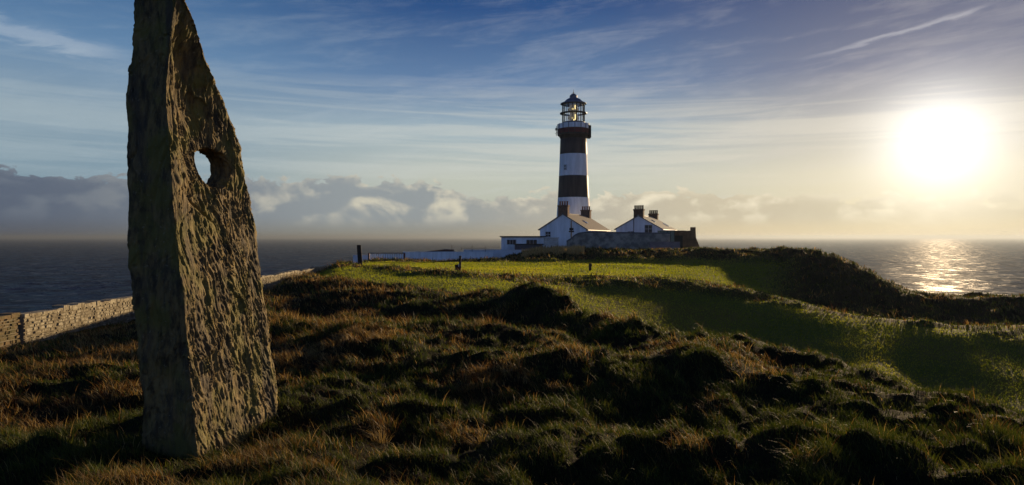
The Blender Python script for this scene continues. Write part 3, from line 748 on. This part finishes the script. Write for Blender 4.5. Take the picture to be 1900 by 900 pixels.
    for dx_, p0, p1, r_ in ((-0.30, 206, 201.5, .17), (0.28, 205, 196, .11), (-0.35, 223, 218, .13), (0.30, 224, 213, .12), (0.0, 226, 222, .12)):
        q = MB(); q.lathe([(.02, Z(p0)), (r_, Z(p0 - 1.2)), (r_, Z(p1 + 1.2)), (.02, Z(p1))], 12, cx=dx_, cy=-1.05); q.build('sunset_glint', glint_mat, lens)
    # cupola
    mb = MB(); mb.lathe([(lr + .45, Z(193.5)), (lr + .42, Z(192)), (lr - .3, Z(189.5)), (12.5 * k, Z(184.5)), (7.8 * k, Z(182)), (7 * k, Z(181.5)), (7 * k, Z(177.5)), (5 * k, Z(176)), (3.5 * k, Z(175)), (.5, Z(174.5)), (.12, Z(173.5))], 32)
    dm = mb.build('cupola', lead, t, smooth=False)
    mb = MB(); mb.tube((0, 0, Z(174.5)), (0, 0, Z(166)), .09, .03); mb.lathe([(.05, Z(173)), (.2, Z(172.2)), (.05, Z(171.4))], 10)
    mb.build('lightning_rod', iron, dm)
    # downpipe
    mb = MB(); a = R(-52); mb.tube((rad(284) * math.cos(a) * 1.01, rad(284) * math.sin(a) * 1.01, Z(284)), (rad(260) * math.cos(a) * 1.01, rad(260) * math.sin(a) * 1.01, Z(260)), .07); mb.build('pipe', red, t)
lighthouse()

def chimney(parent, x0, x1, y0, y1, z0, z1, mat, npots, potmat, pot_h=0.75):
    mb = MB(); mb.box(x0, x1, y0, y1, z0, z1 - .25); mb.box(x0 - .1, x1 + .1, y0 - .1, y1 + .1, z1 - .25, z1)
    ch = mb.build('chimney', mat, parent)
    for i in range(npots):
        p = MB(); cx_ = x0 + (x1 - x0) * (i + .5) / npots; cy_ = (y0 + y1) / 2
        p.lathe([(.17, z1), (.15, z1 + pot_h * .8), (.20, z1 + pot_h * .85), (.19, z1 + pot_h), (.10, z1 + pot_h), (.10, z1 + pot_h * .7)], 10, cx_, cy_)
        p.build('chimney_pot', potmat, ch)
    return ch

def gable_house(loc, rz, W_, L_, eave, apex, base, label, roofm, brickm, potm, chz, pots, wins, skyl, extra=None):
    """front gable on y=0 facing -y, ridge along +y; heights are relative to the camera"""
    t = thing('gable_house', (loc[0], loc[1], base), label, 'house', rz)
    e, a, h = eave - base, apex - base, W_ / 2
    mb = MB(); mb.prism([(-h, 0), (h, 0), (h, e), (0, a), (-h, e)], 1, 0, L_); mb.build('wall', white, t)
    # roof slabs with a real thickness, a bit of eaves and verge
    rf = MB(); sl = math.atan2(a - e, h); o_ = 0.35; tk = 0.16
    ex, ez = h + o_ * math.cos(sl), e - o_ * math.sin(sl)
    nz_, nx_ = math.cos(sl) * tk, math.sin(sl) * tk
    rf.prism([(0, a + .015), (0, a + tk / math.cos(sl) + .015), (-ex - nx_, ez + nz_ + .015), (-ex, ez + .015)][::-1], 1, -.18, L_ + .18)
    rf.prism([(0.003, a + .015), (ex, ez + .015), (ex + nx_, ez + nz_ + .015), (0.003, a + tk / math.cos(sl) + .015)][::-1], 1, -.18, L_ + .18)
    roof = rf.build('roof', roofm, t)
    rd = MB(); rd.tube((0, -.2, a + tk / math.cos(sl)), (0, L_ + .2, a + tk / math.cos(sl)), .12); rd.build('ridge_tile', roofm, roof)
    g = MB(); g.box(ex + .02, ex + .16, -.2, L_ + .2, ez - .03, ez + .10); g.build('gutter', gutter, t)
    (c0, c1) = chz
    chimney(roof, -.95, .95, .05, 1.15, a - .8, c0 - base, brickm, pots[0], potm)
    chimney(roof, -.95, .95, L_ - 1.2, L_ - .1, a - .8, c1 - base, brickm, pots[1], potm)
    for (x, z, w_, hh) in wins:
        z = z - base
        f = MB()
        for q in ((x - w_/2 - .08, x - w_/2, z, z + hh), (x + w_/2, x + w_/2 + .08, z, z + hh), (x - w_/2 - .08, x + w_/2 + .08, z - .12, z), (x - w_/2 - .08, x + w_/2 + .08, z + hh, z + hh + .08)):
            f.box(q[0], q[1], -.07, .03, q[2], q[3])
        fo = f.build('window', white_g, t)
        gl_ = MB(); gl_.box(x - w_/2, x + w_/2, -.025, .02, z, z + hh); gl_.build('pane', glass, fo)
        gb = MB(); gb.box(x - w_/2, x + w_/2, -.05, -.026, z + hh*.5 - .03, z + hh*.5 + .03); gb.box(x - .025, x + .025, -.053, -.027, z, z + hh); gb.build('glazing_bar', white_g, fo)
    for (yy, f0, wd, ln) in skyl:            # skylights on the right slope: along y, fraction down the slope
        d0 = f0 * h; s0 = Vector((d0, yy, a - d0 * math.tan(sl) + tk / math.cos(sl) + .03))
        dn = Vector((math.cos(sl), 0, -math.sin(sl))); up = Vector((math.sin(sl), 0, math.cos(sl)))
        m1 = MB(); vs = []
        for q in (0, .10):
            for (u_, v_) in ((0, 0), (ln, 0), (ln, wd), (0, wd)): vs.append(s0 + dn * u_ + Vector((0, v_, 0)) + up * q)
        m1.add(vs, [(3, 2, 1, 0), (4, 5, 6, 7), (0, 1, 5, 4), (1, 2, 6, 5), (2, 3, 7, 6), (3, 0, 4, 7)])
        m1.build('skylight', flash, roof)
    return t
RZ = -math.atan2(6.3, 15)
h1 = gable_house((9.5, 125, 0), RZ, 9.1, 16.0, 1.45, 4.25, -2.4, 'white gabled cottage at the foot of the lighthouse, with two brick chimneys', slate, brick, pot, (6.0, 5.65), (4, 4),
            [(-2.9, .05, 1.0, .95)], [(6.0, .45, .9, 1.1)])
h2 = gable_house((24.8, 131, 0), RZ, 8.9, 16.2, 1.6, 4.1, -2.4, 'right-hand white gabled house with grey roof and dark chimneys, behind the long grey wall', slate_g, brick_d, dark, (5.5, 5.1), (5, 5),
            [(2.0, .85, 1.4, 1.5), (-1.5, 0.3, 1.2, 0.8)], [(13.0, .55, .9, 1.5), (5.0, .35, .8, .9)])
mb = MB(); mb.prism([(-4.6, 3.4), (-3.1, 4.9), (-4.2, 5.2), (-4.9, 4.6)], 1, 6, 8.5); mb.build('dormer', slate_g, h2)
mb = MB(); mb.box(-.9, -.8, -.35, -.2, 2.6, 6.2); mb.build('drainpipe', dark, h2)

# flat roofed white building
def flat_building():
    D = 118.0; k = D / F
    x0, x1 = (930 - 950) * k, (1012 - 950) * k
    t = thing('flat_roofed_building', ((x0 + x1) / 2, D, -3.2), 'low white flat roofed building with dark windows, left of the cottage', 'building')
    w2 = (x1 - x0) / 2; Z = lambda py: (440 - py) * k + 3.2
    mb = MB(); mb.box(-w2, w2, 0, 6, 0, Z(440)); mb.build('wall', white, t)
    mb = MB(); mb.box(-w2 - .25, w2 + .1, -.3, 6.3, Z(440), Z(438)); mb.build('roof', dark, t)
    for a, b in ((941, 957), (977, 996)):
        f = MB(); f.box((a - 950) * k - (x0 + x1) / 2 - .1, (b - 950) * k - (x0 + x1) / 2 + .1, -.05, .02, Z(454), Z(444.5)); fo = f.build('window', white_g, t)
        g = MB(); g.box((a - 950) * k - (x0 + x1) / 2, (b - 950) * k - (x0 + x1) / 2, -.09, -.052, Z(453.3), Z(445)); g.build('pane', glass, fo)
        for q in (.33, .66):
            g = MB(); xx = ((a + (b - a) * q) - 950) * k - (x0 + x1) / 2; g.box(xx - .03, xx + .03, -.12, -.091, Z(453.3), Z(445))
            g.build('glazing_bar', white_g, fo)
flat_building()
def shed(px0, px1, py0, py1, D, dep, mat, name, label, cat, legs=False, roof=dark, lip=.15, rl=1.0):
    k = D / F; xa, xb = (px0 - 950) * k, (px1 - 950) * k; bz = (440 - py1) * k; h = (440 - py0) * k - bz
    t = thing(name, ((xa + xb) / 2, D, bz), label, cat); w2 = (xb - xa) / 2
    mb = MB(); mb.box(-w2, w2, 0, dep, 0, h); mb.build('wall', mat, t)
    mb = MB(); mb.box(-w2 - lip, w2 + lip, -lip, dep + lip, h, h + .12 * rl); mb.build('roof', roof, t)
    return t, w2, h, k
t_, w2, h_, k_ = shed(955, 1007, 454, 470, 114.5, 2.6, material('dark_render', (0.10, 0.10, 0.115), .9, .1), 'lean_to', 'dark low lean-to under the windows of the flat roofed building', 'outbuilding', roof=dark)
t_, w2, h_, k_ = shed(1010, 1036, 442, 455.5, 113.0, 2.4, pale, 'pale_shed', 'small pale boarded shed on posts, between the flat building and the cottage', 'shed', roof=pale)
mb = MB(); mb.box(-w2 - .05, w2 + .05, -.06, .0, h_ * .52, h_ * .52 + .04); mb.box(-w2 + .75, -w2 + .80, -.06, 0, 0, h_); mb.build('batten', white_g, t_)
for sx in (-.85, .0, .85):
    mb = MB(); mb.box(sx * w2 - .08, sx * w2 + .08, .1, .26, -1.8, 0); mb.build('leg', dark, t_)
# low white boundary walls
k = 112 / F
def low_wall(px0, px1, py0, py1, D, mat, name, label, cap=None, th=.35):
    k = D / F; bz = (440 - py1) * k; t = (440 - py0) * k
    mb = MB(); mb.box((px0 - 950) * k, (px1 - 950) * k, D, D + th, bz - .6, t - .08); mb.box((px0 - 950) * k - .05, (px1 - 950) * k + .05, D - .05, D + th + .05, t - .08, t)
    o = mb.build(name, mat); tag(o, label, 'wall'); return o
low_wall(748, 915, 467, 486, 110, white, 'low_white_wall', 'long low whitewashed wall in shade, between the railing and the flat building')
low_wall(860, 932, 463, 470, 121, white_g, 'low_white_wall', 'short whitewashed wall piece further back, carrying thin posts beside the flat building')
low_wall(916, 1003, 463.5, 478, 111.5, white_g, 'low_white_wall', 'weathered low wall directly in front of the flat roofed building')
low_wall(655, 684, 473, 486, 108, white_g, 'low_white_wall', 'small pale wall end beside the tall dark post')
# white picket railing
def railing():
    D = 104; k = D / F; x0, x1 = (686 - 950) * k, (749 - 950) * k; zb = (440 - 486) * k; zt = (440 - 469) * k
    t = thing('picket_railing', ((x0 + x1) / 2, D, zb), 'white picket railing with red end posts and dark top rail, on the skyline', 'railing')
    w2 = (x1 - x0) / 2; h = zt - zb
    mb = MB(); mb.box(-w2 - .05, w2 + .05, -.08, .08, h - .12, h); mb.build('top_rail', dark, t)
    mb = MB(); mb.box(-w2, w2, -.03, .03, h * .60, h * .60 + .10); mb.box(-w2, w2, -.03, .03, h * .15, h * .15 + .10); mb.build('rail', white, t)
    n = 15; rnd = random.Random(3)
    for i in range(n):
        x = -w2 + .15 + (2 * w2 - .3) * i / (n - 1); wd = .10 + .03 * rnd.random()
        mb = MB(); mb.box(x - wd, x + wd, -.075, -.035, 0.0, h - .12 - .08 * rnd.random()); mb.build('picket', white, t)
    for x, m in ((-w2 - .12, red), (w2 + .12, red)):
        mb = MB(); mb.box(x - .12, x + .12, -.12, .12, -.3, h - .02); mb.build('post', m, t)
railing()
# low dark wedge roof on the far wall, and thin poles
mb = MB(); k = 114 / F
mb.prism([((784 - 950) * k, (440 - 467.3) * k), ((840 - 950) * k, (440 - 467.3) * k), ((840 - 950) * k, (440 - 463.5) * k), ((822 - 950) * k, (440 - 463) * k)], 1, 114, 117)
o = mb.build('lean_to_roof', material('rusty_sheet', (0.10, 0.045, 0.03), .8, .2, col2=(.04, .03, .03))); tag(o, 'low rust dark wedge shaped roof showing over the long white wall', 'roof')
def pole(px, py0, py1, D, r_, name, label, cat, group=None, mat=iron):
    x, y, z = at(px, D, py1); z1 = (440 - py0) / F * D
    mb = MB(); mb.tube((0, 0, -.4), (0, 0, z1 - z), r_, r_ * .8); mb.lathe([(r_ * 1.3, z1 - z), (r_ * 1.3, z1 - z + .06)], 8)
    o = mb.build(name, mat); o.location = (x, y, z); tag(o, label, cat, group); return o
pole(838.5, 456, 470, 117.5, .05, 'thin_pole', 'thin bare pole at the end of the dark wedge roof', 'pole')
pole(876, 456.5, 470, 120.4, .045, 'thin_pole', 'thin bare pole halfway along the far low wall', 'pole')
pole(901, 458, 470, 120.4, .045, 'thin_pole', 'shorter thin pole near the flat roofed building', 'pole')
mb = MB(); k = 120.6 / F
mb.tube(at(856, 120.6, 460.5), at(901, 120.6, 460.5), .025); mb.tube(at(856, 120.6, 464), at(856, 120.6, 459), .04)
tag(mb.build('handrail', iron), 'thin dark handrail between the thin poles on the far wall', 'railing')
# utility pole with transformer
x, y, z = at(1060, 117, 470)
up_ = thing('utility_pole', (x, y, z), 'dark utility pole with a small box, in front of the cottage gable', 'utility pole')
mb = MB(); mb.tube((0, 0, -.5), (0, 0, (470 - 409) / F * 117), .13, .09); mb.build('pole', dark, up_)
zt = (470 - 431) / F * 117
mb = MB(); mb.box(-.45, .45, -.35, -.1, zt, zt + .25); mb.box(-.36, .36, -.35, -.1, zt + .35, zt + .75); mb.build('box', dark, up_)
# overhead cable sagging to the cottage eave
mb = MB(); p0 = Vector((x + .1, y, (440 - 416) / F * 117)); p1 = Vector((14.3, 124.1, 1.75)); prev = p0
for i in range(1, 13):
    f = i / 12; q = p0.lerp(p1, f); q.z -= .35 * 4 * f * (1 - f) * .6; mb.tube(prev, q, .035, seg=5); prev = q
mb.build('cable', gutter, up_)

# big grey boundary wall
def grey_wall():
    D = 108.0; k = D / F
    prof = [(1052, 478), (1052, 449), (1060, 444), (1068, 437), (1076, 433.5), (1088, 432.2), (1140, 432.6), (1195, 433.6), (1243, 434), (1243, 478)]
    mb = MB(); mb.prism([((px - 950) * k, (440 - py) * k) for px, py in prof], 1, D, D + .6)
    o = mb.build('boundary_wall', greywall); tag(o, 'long grey rendered stone wall with a rounded left end, in front of the cottages', 'wall')
    mb = MB()
    for i in range(1, len(prof) - 2):
        a, b = prof[i], prof[i + 1]
        mb.tube(((a[0] - 950) * k, D + .3, (440 - a[1]) * k + .02), ((b[0] - 950) * k, D + .3, (440 - b[1]) * k + .02), .2, seg=6)
    mb.build('coping', material('dark_coping', (.10, .105, .11), .9, .1), o)
    k = 106 / F
    mb = MB(); mb.box((1205 - 950) * k, (1262 - 950) * k, 106, 106.5, (440 - 476) * k, (440 - 448.5) * k)
    o = mb.build('front_wall', material('mauve_wall', (.22, .19, .19), .92, .1, col2=(.13, .12, .13), vscale=.8)); tag(o, 'lower mauve grey wall in front of the right end of the long grey wall', 'wall')
grey_wall()
def ruin():
    D = 119.0; k = D / F
    t = thing('ruined_building', ((1270 - 950) * k, D, -2.6), 'brown roofless stone ruin with sloping buttress and stub chimney, rightmost of the buildings', 'ruin')
    X = lambda p: (p - 1270) * k; Z = lambda p: (440 - p) * k + 2.6
    rnd = random.Random(4); top = [(px, 428 + rnd.uniform(-.5, .5)) for px in range(1256, 1285, 3)]
    poly = [(1240, 474), (1303, 474), (1300, 463), (1296, 452), (1291.5, 441), (1291, 429.5)] + [(1284, 428.3)] + top[::-1] + [(1246, 431), (1240, 434)]
    mb = MB(); mb.prism([(X(a), Z(b)) for a, b in poly], 1, 0, 3.2); mb.build('wall', brownwall, t)
    mb = MB(); mb.box(X(1283.5), X(1291), .05, 1.0, Z(430), Z(421.5)); mb.build('chimney', brownwall, t)
    mb = MB(); mb.box(X(1241), X(1262), -1.8, -.02, Z(470), Z(437)); mb.build('lean_to', material('dark_shed', (.03, .035, .03), .9, .1), t)
ruin()
# greenish conservatory at the right house
D = 116.0; k = D / F
t_ = thing('conservatory', ((1238 - 950) * k, D, -2.0), 'small green glazed porch between the grey roofed house and the brown ruin', 'porch')
X = lambda p: (p - 1238) * k; Z = lambda p: (440 - p) * k + 2.0
mb = MB(); mb.box(X(1226), X(1252), 0, 2.5, 0, Z(428)); mb.build('wall', material('green_panel', (.16, .22, .17), .6, .3, var=.3), t_)
for a in (1226, 1232, 1238, 1244, 1251):
    mb = MB(); mb.box(X(a) - .04, X(a) + .04, -.06, -.005, 0, Z(428)); mb.build('glazing_bar', dark, t_)
mb = MB(); mb.box(X(1225), X(1253), -.15, 2.6, Z(428), Z(427)); mb.build('roof', gutter, t_)

# green furniture on the golf tee
def litter_bin():
    x, y, z = at(850.5, 55.5, 506); z = ground_z(x, y); k = 55.5 / F
    t = thing('litter_bin', (x, y, z), 'black open litter bin hung on a short post, on the mown grass', 'litter bin')
    mb = MB(); mb.box(1.5 * k, 5.2 * k, -.08, .08, -.15, 28 * k); mb.lathe([(.10, 28 * k), (.12, 28 * k + .04), (.03, 28 * k + .1)], 10, 3.4 * k, 0); mb.build('post', dark, t)
    mb = MB(); vs = []
    for (w0, z0) in ((3.6 * k, 1.2 * k), (4.6 * k, 13 * k)):
        for sx, sy in ((-1, -1), (1, -1), (1, 1), (-1, 1)): vs.append((-1.6 * k + sx * w0, sy * w0 * .8, z0))
    mb.add(vs, [(3, 2, 1, 0), (0, 1, 5, 4), (1, 2, 6, 5), (2, 3, 7, 6), (3, 0, 4, 7)])
    vs2 = [(-1.6 * k + (v[0] + 1.6 * k) * .9, v[1] * .9, v[2] + .03) for v in vs]
    mb.add(vs2, [(0, 1, 2, 3), (4, 5, 1, 0), (5, 6, 2, 1), (6, 7, 3, 2), (7, 4, 0, 3)])
    mb.build('bin', dark, t)
    mb = MB(); mb.box(.6 * k, 1.7 * k, -.20, -.12, 10 * k, 15 * k); mb.build('bracket', gutter, t)
litter_bin()
def tee_marker():
    x, y, z = at(1095, 66, 497); z = ground_z(x, y); k = 66 / F
    mb = MB(); mb.tube((0, 0, -.1), (0, 0, 12.5 * k), 2.7 * k, 2.6 * k, 12); mb.lathe([(2.9 * k, 12.5 * k), (2.9 * k, 13.3 * k), (1.2 * k, 14 * k)], 12)
    mb.box(-3.1 * k, 3.1 * k, -3.0 * k, -2.6 * k, 8.5 * k, 12 * k)
    o = mb.build('tee_marker', dark); o.location = (x, y, z); tag(o, 'short round black marker post standing alone on the lit green', 'marker post')
tee_marker()
x, y, z = at(669, 58, 497); z = ground_z(x, y) - .1; k = 58 / F
mb = MB(); mb.prism([(-4.3 * k, 0), (3.9 * k, 0), (.8 * k, -15 * k - z), (-1.2 * k, -14.3 * k - z), (-6.8 * k, -14.6 * k - z)], 1, -.12, .14)
o = mb.build('timber_post', dark, bevel=.015); o.location = (x, y, z); o.rotation_euler = (0, 0, R(8)); tag(o, 'tall dark timber post leaning slightly left on the skyline, left end of the green', 'post')
#GRASS
def grass_material(name, trans=0.45, tint=(1.4, 1.25, 0.8)):
    m = bpy.data.materials.new(name); m.use_nodes = True
    b = NB(m.node_tree); p = b.n['Principled BSDF']; out = b.n['Material Output']
    at_ = b.new('ShaderNodeAttribute', attribute_name='Col')
    b.l.new(at_.outputs['Color'], p.inputs['Base Color']); p.inputs['Roughness'].default_value = 0.62; p.inputs['Specular IOR Level'].default_value = 0.22
    tr = b.new('ShaderNodeBsdfTranslucent'); b.l.new(b.mix(1.0, at_.outputs['Color'], tint, 'MULTIPLY'), tr.inputs[0])
    mx = b.new('ShaderNodeMixShader'); mx.inputs[0].default_value = trans
    b.l.new(p.outputs[0], mx.inputs[1]); b.l.new(tr.outputs[0], mx.inputs[2]); b.l.new(mx.outputs[0], out.inputs[0])
    return m
gmat = grass_material('grass_blades', 0.4)
gmat_mown = grass_material('mown_blades', 0.55, (2.0, 1.9, 0.9))

def blades(name, x, y, z, h, wd, lean, curl, col, mat, segs=3, phi=None, wind=(-0.5, -0.25)):
    n = len(x); ph = RNG.uniform(0, 2 * np.pi, n) if phi is None else phi
    ldir = np.stack([np.cos(ph), np.sin(ph)], 1) * lean[:, None] + np.array(wind)[None] * curl[:, None]
    sd = RNG.uniform(0, 2 * np.pi, n); side = np.stack([np.cos(sd), np.sin(sd)], 1)
    ts = np.linspace(0, 1, segs + 1); V = np.zeros((n, 2 * segs + 1, 3))
    for i, t in enumerate(ts):
        off = ldir * (t ** 1.8)[..., None] if False else ldir * (t ** 1.8)
        cx = x + off[:, 0] * h; cy = y + off[:, 1] * h
        cz = z - 0.015 + h * (t - 0.45 * curl * t ** 2.6)
        wv = wd * (1 - t) ** 0.7 * (0.8 if i == 0 else 1.0)
        if i < segs:
            V[:, 2 * i] = np.stack([cx - side[:, 0] * wv / 2, cy - side[:, 1] * wv / 2, cz], 1)
            V[:, 2 * i + 1] = np.stack([cx + side[:, 0] * wv / 2, cy + side[:, 1] * wv / 2, cz], 1)
        else: V[:, 2 * i] = np.stack([cx, cy, cz], 1)
    nvb = 2 * segs + 1; base = (np.arange(n) * nvb)[:, None]
    q = np.concatenate([base + np.array([[2 * i, 2 * i + 1, 2 * i + 3, 2 * i + 2]]) for i in range(segs - 1)], 0) if segs > 1 else None
    t3 = base + np.array([[2 * segs - 2, 2 * segs - 1, 2 * segs]])
    o = np_mesh(name, V.reshape(-1, 3), q, t3, mats=[mat])
    ca = o.data.attributes.new('Col', 'FLOAT_COLOR', 'POINT')
    cc = np.ones((n, nvb, 4), np.float32); cc[..., :3] = col[:, None, :]
    ca.data.foreach_set('color', cc.ravel()); return o

GREEN = np.array([(0.028, 0.046, 0.006), (0.044, 0.062, 0.008), (0.018, 0.033, 0.007), (0.070, 0.080, 0.014)])
STRAW = np.array([(0.11, 0.064, 0.020), (0.17, 0.104, 0.032), (0.065, 0.030, 0.011), (0.27, 0.20, 0.085)])
def grass_col(x, y, dry, jitter=0.25):
    n = len(x); isdry = RNG.random(n) < dry * 0.85 + 0.02
    g = GREEN[RNG.integers(0, 4, n)]; s = STRAW[RNG.integers(0, 4, n)]
    c = np.where(isdry[:, None], s, g) * (1 + RNG.uniform(-jitter, jitter, n))[:, None]
    return c, isdry

def scatter(n, r0, r1, amax=41, power=0.0):
    a = np.radians(RNG.uniform(-amax, amax, n)); u = RNG.random(n)
    if power == 0: r = np.exp(math.log(r0) + u * (math.log(r1) - math.log(r0)))
    else: r = (r0 ** power + u * (r1 ** power - r0 ** power)) ** (1 / power)
    return a, r

def rough_grass(n, r0, r1, hb, wmin, wk, segs, name, power=0.0, smin=None, smax=None):
    a, r = scatter(n, r0, r1, power=power)
    s = samp(Sg, a, r); rg = samp(rough, a, r); x, y = np.sin(a) * r, np.cos(a) * r
    keep = RNG.random(n) < rg
    if smin is not None: keep &= s > smin
    if smax is not None: keep &= s < smax
    keep &= coast_dist(x, y) <= 0.4
    keep &= ~((np.abs(x + 22.3) < .6) & (y > 11) & (y < 93))
    clump = fbm(x * 1.15 + 5, y * 1.15, oct=3, seed=9); tusk = np.abs(vnoise(x * 2.9, y * 2.9, seed=21))
    dry = dryness(x, y)
    dens = np.clip(0.40 + 0.9 * tusk + 0.6 * clump, 0.12, 1.0); keep &= RNG.random(n) < dens
    a, r, x, y, clump, tusk, dry = [q[keep] for q in (a, r, x, y, clump, tusk, dry)]
    z = samp(Zg, a, r); m = len(x)
    col, isd = grass_col(x, y, dry)
    h = hb * (0.45 + 0.9 * tusk + 0.5 * np.clip(clump, -.4, 1) + 1.1 * RNG.random(m) ** 5) * (1 + 0.55 * isd)
    h = np.clip(h, hb * .25, hb * 3)
    wd = np.maximum(wmin, r * wk) * (0.7 + 0.6 * RNG.random(m))
    lean = 0.2 + 0.55 * RNG.random(m); curl = (0.1 + 0.8 * RNG.random(m)) * (0.8 + .4 * isd)
    return blades(name, x, y, z, h, wd, lean, curl, col, gmat, segs)
QN = 1.0
g1_ = rough_grass(int(330000 * QN), 3.2, 17, 0.078, 0.0034, 0.00085, 3, 'rough_grass', smax=8.2)
g2_ = rough_grass(int(230000 * QN), 14, 45, 0.14, 0.006, 0.0009, 2, 'rough_grass', smax=13)
g3_ = rough_grass(int(220000 * QN), 40, 125, 0.22, 0.03, 0.0010, 2, 'rough_grass', power=1.0, smin=5)
tag(g1_, kind='stuff'); tag(g2_, kind='stuff'); tag(g3_, kind='stuff')

def tussocks():
    """taller bleached clumps standing out of the sward"""
    n = 1500; a, r = scatter(n, 3.4, 40); x, y = np.sin(a) * r, np.cos(a) * r
    s = samp(Sg, a, r); dry = dryness(x, y)
    keep = (s < 4.5) & (RNG.random(n) < dry ** 1.3) & (coast_dist(x, y) <= 0) & (np.hypot(x + 2.5, y - 6.2) > 1.15)
    x, y, r = x[keep], y[keep], r[keep]; per = 95
    rad = (0.05 + 0.12 * RNG.random(len(x)))
    X_ = np.repeat(x, per); Y_ = np.repeat(y, per); Rr = np.repeat(rad, per); n2 = len(X_)
    ang = RNG.uniform(0, 2 * np.pi, n2); rr = np.sqrt(RNG.random(n2)) * Rr
    X2 = X_ + np.cos(ang) * rr; Y2 = Y_ + np.sin(ang) * rr
    z = samp(Zg, np.arctan2(X2, Y2), np.hypot(X2, Y2))
    hh = np.repeat(0.09 + 0.13 * RNG.random(len(x)) ** 1.5, per) * (0.6 + 0.6 * RNG.random(n2))
    tint = np.repeat(RNG.integers(0, 4, len(x)), per); col = STRAW[(tint + (RNG.random(n2) < .3)) % 4] * RNG.uniform(.7, 1.2, n2)[:, None]
    wd = np.maximum(.0028, np.hypot(X2, Y2) * .0008) * RNG.uniform(.6, 1.2, n2)
    lean = 0.25 + 0.5 * rr / Rr; curl = 0.4 + 0.7 * RNG.random(n2)
    o = blades('dry_grass', X2, Y2, z, hh, wd, lean, curl, col, gmat, 3, phi=ang)
    tag(o, kind='stuff')
tussocks()

def reeds():
    n = 9000; px = RNG.uniform(968, 1085, n); d = RNG.uniform(90, 107, n); x = (px - 950) / F * d; y = d
    k = RNG.random(n) < np.clip(.4 + fbm(x * .5, y * .5, oct=2, seed=71), 0, 1); x, y = x[k], y[k]; m = len(x)
    z = samp(Zg, np.arctan2(x, y), np.hypot(x, y))
    c = np.array([(.36, .26, .11), (.44, .33, .16), (.28, .18, .07)])[RNG.integers(0, 3, m)]
    o = blades('dry_reeds', x, y, z, .35 + .5 * RNG.random(m), .05 + .06 * RNG.random(m), .2 + .3 * RNG.random(m), .3 * RNG.random(m), c, gmat, 2); tag(o, kind='stuff')
reeds()

def mown():
    n = int(330000 * QN); a, r = scatter(n, 11, 92, power=0.8); x, y = np.sin(a) * r, np.cos(a) * r
    rg = samp(rough, a, r); keep = (RNG.random(n) > rg) & (coast_dist(x, y) <= 0) & (x > -21)
    a, r, x, y = a[keep], r[keep], x[keep], y[keep]; z = samp(Zg, a, r); m = len(x)
    pat = fbm(x * .12, y * .12, oct=3, seed=61) + .4 * vnoise(x * .9, y * .9, seed=62)
    g = np.array([(0.135, 0.165, 0.010), (0.165, 0.18, 0.014), (0.105, 0.14, 0.010)])[RNG.integers(0, 3, m)]
    c = g * (1 + .2 * pat)[:, None] + np.clip(pat, 0, 1)[:, None] * np.array([.05, .015, 0]) ; c = np.clip(c * RNG.uniform(.8, 1.2, m)[:, None], 0, 1)
    h = 0.035 + .02 * RNG.random(m) + 0.0011 * r; wd = np.maximum(.012, r * .0016) * RNG.uniform(.6, 1.2, m)
    o = blades('mown_grass', x, y, z, h, wd, .3 + .3 * RNG.random(m), .3 * RNG.random(m), c, gmat_mown, 1); tag(o, kind='stuff')
mown()
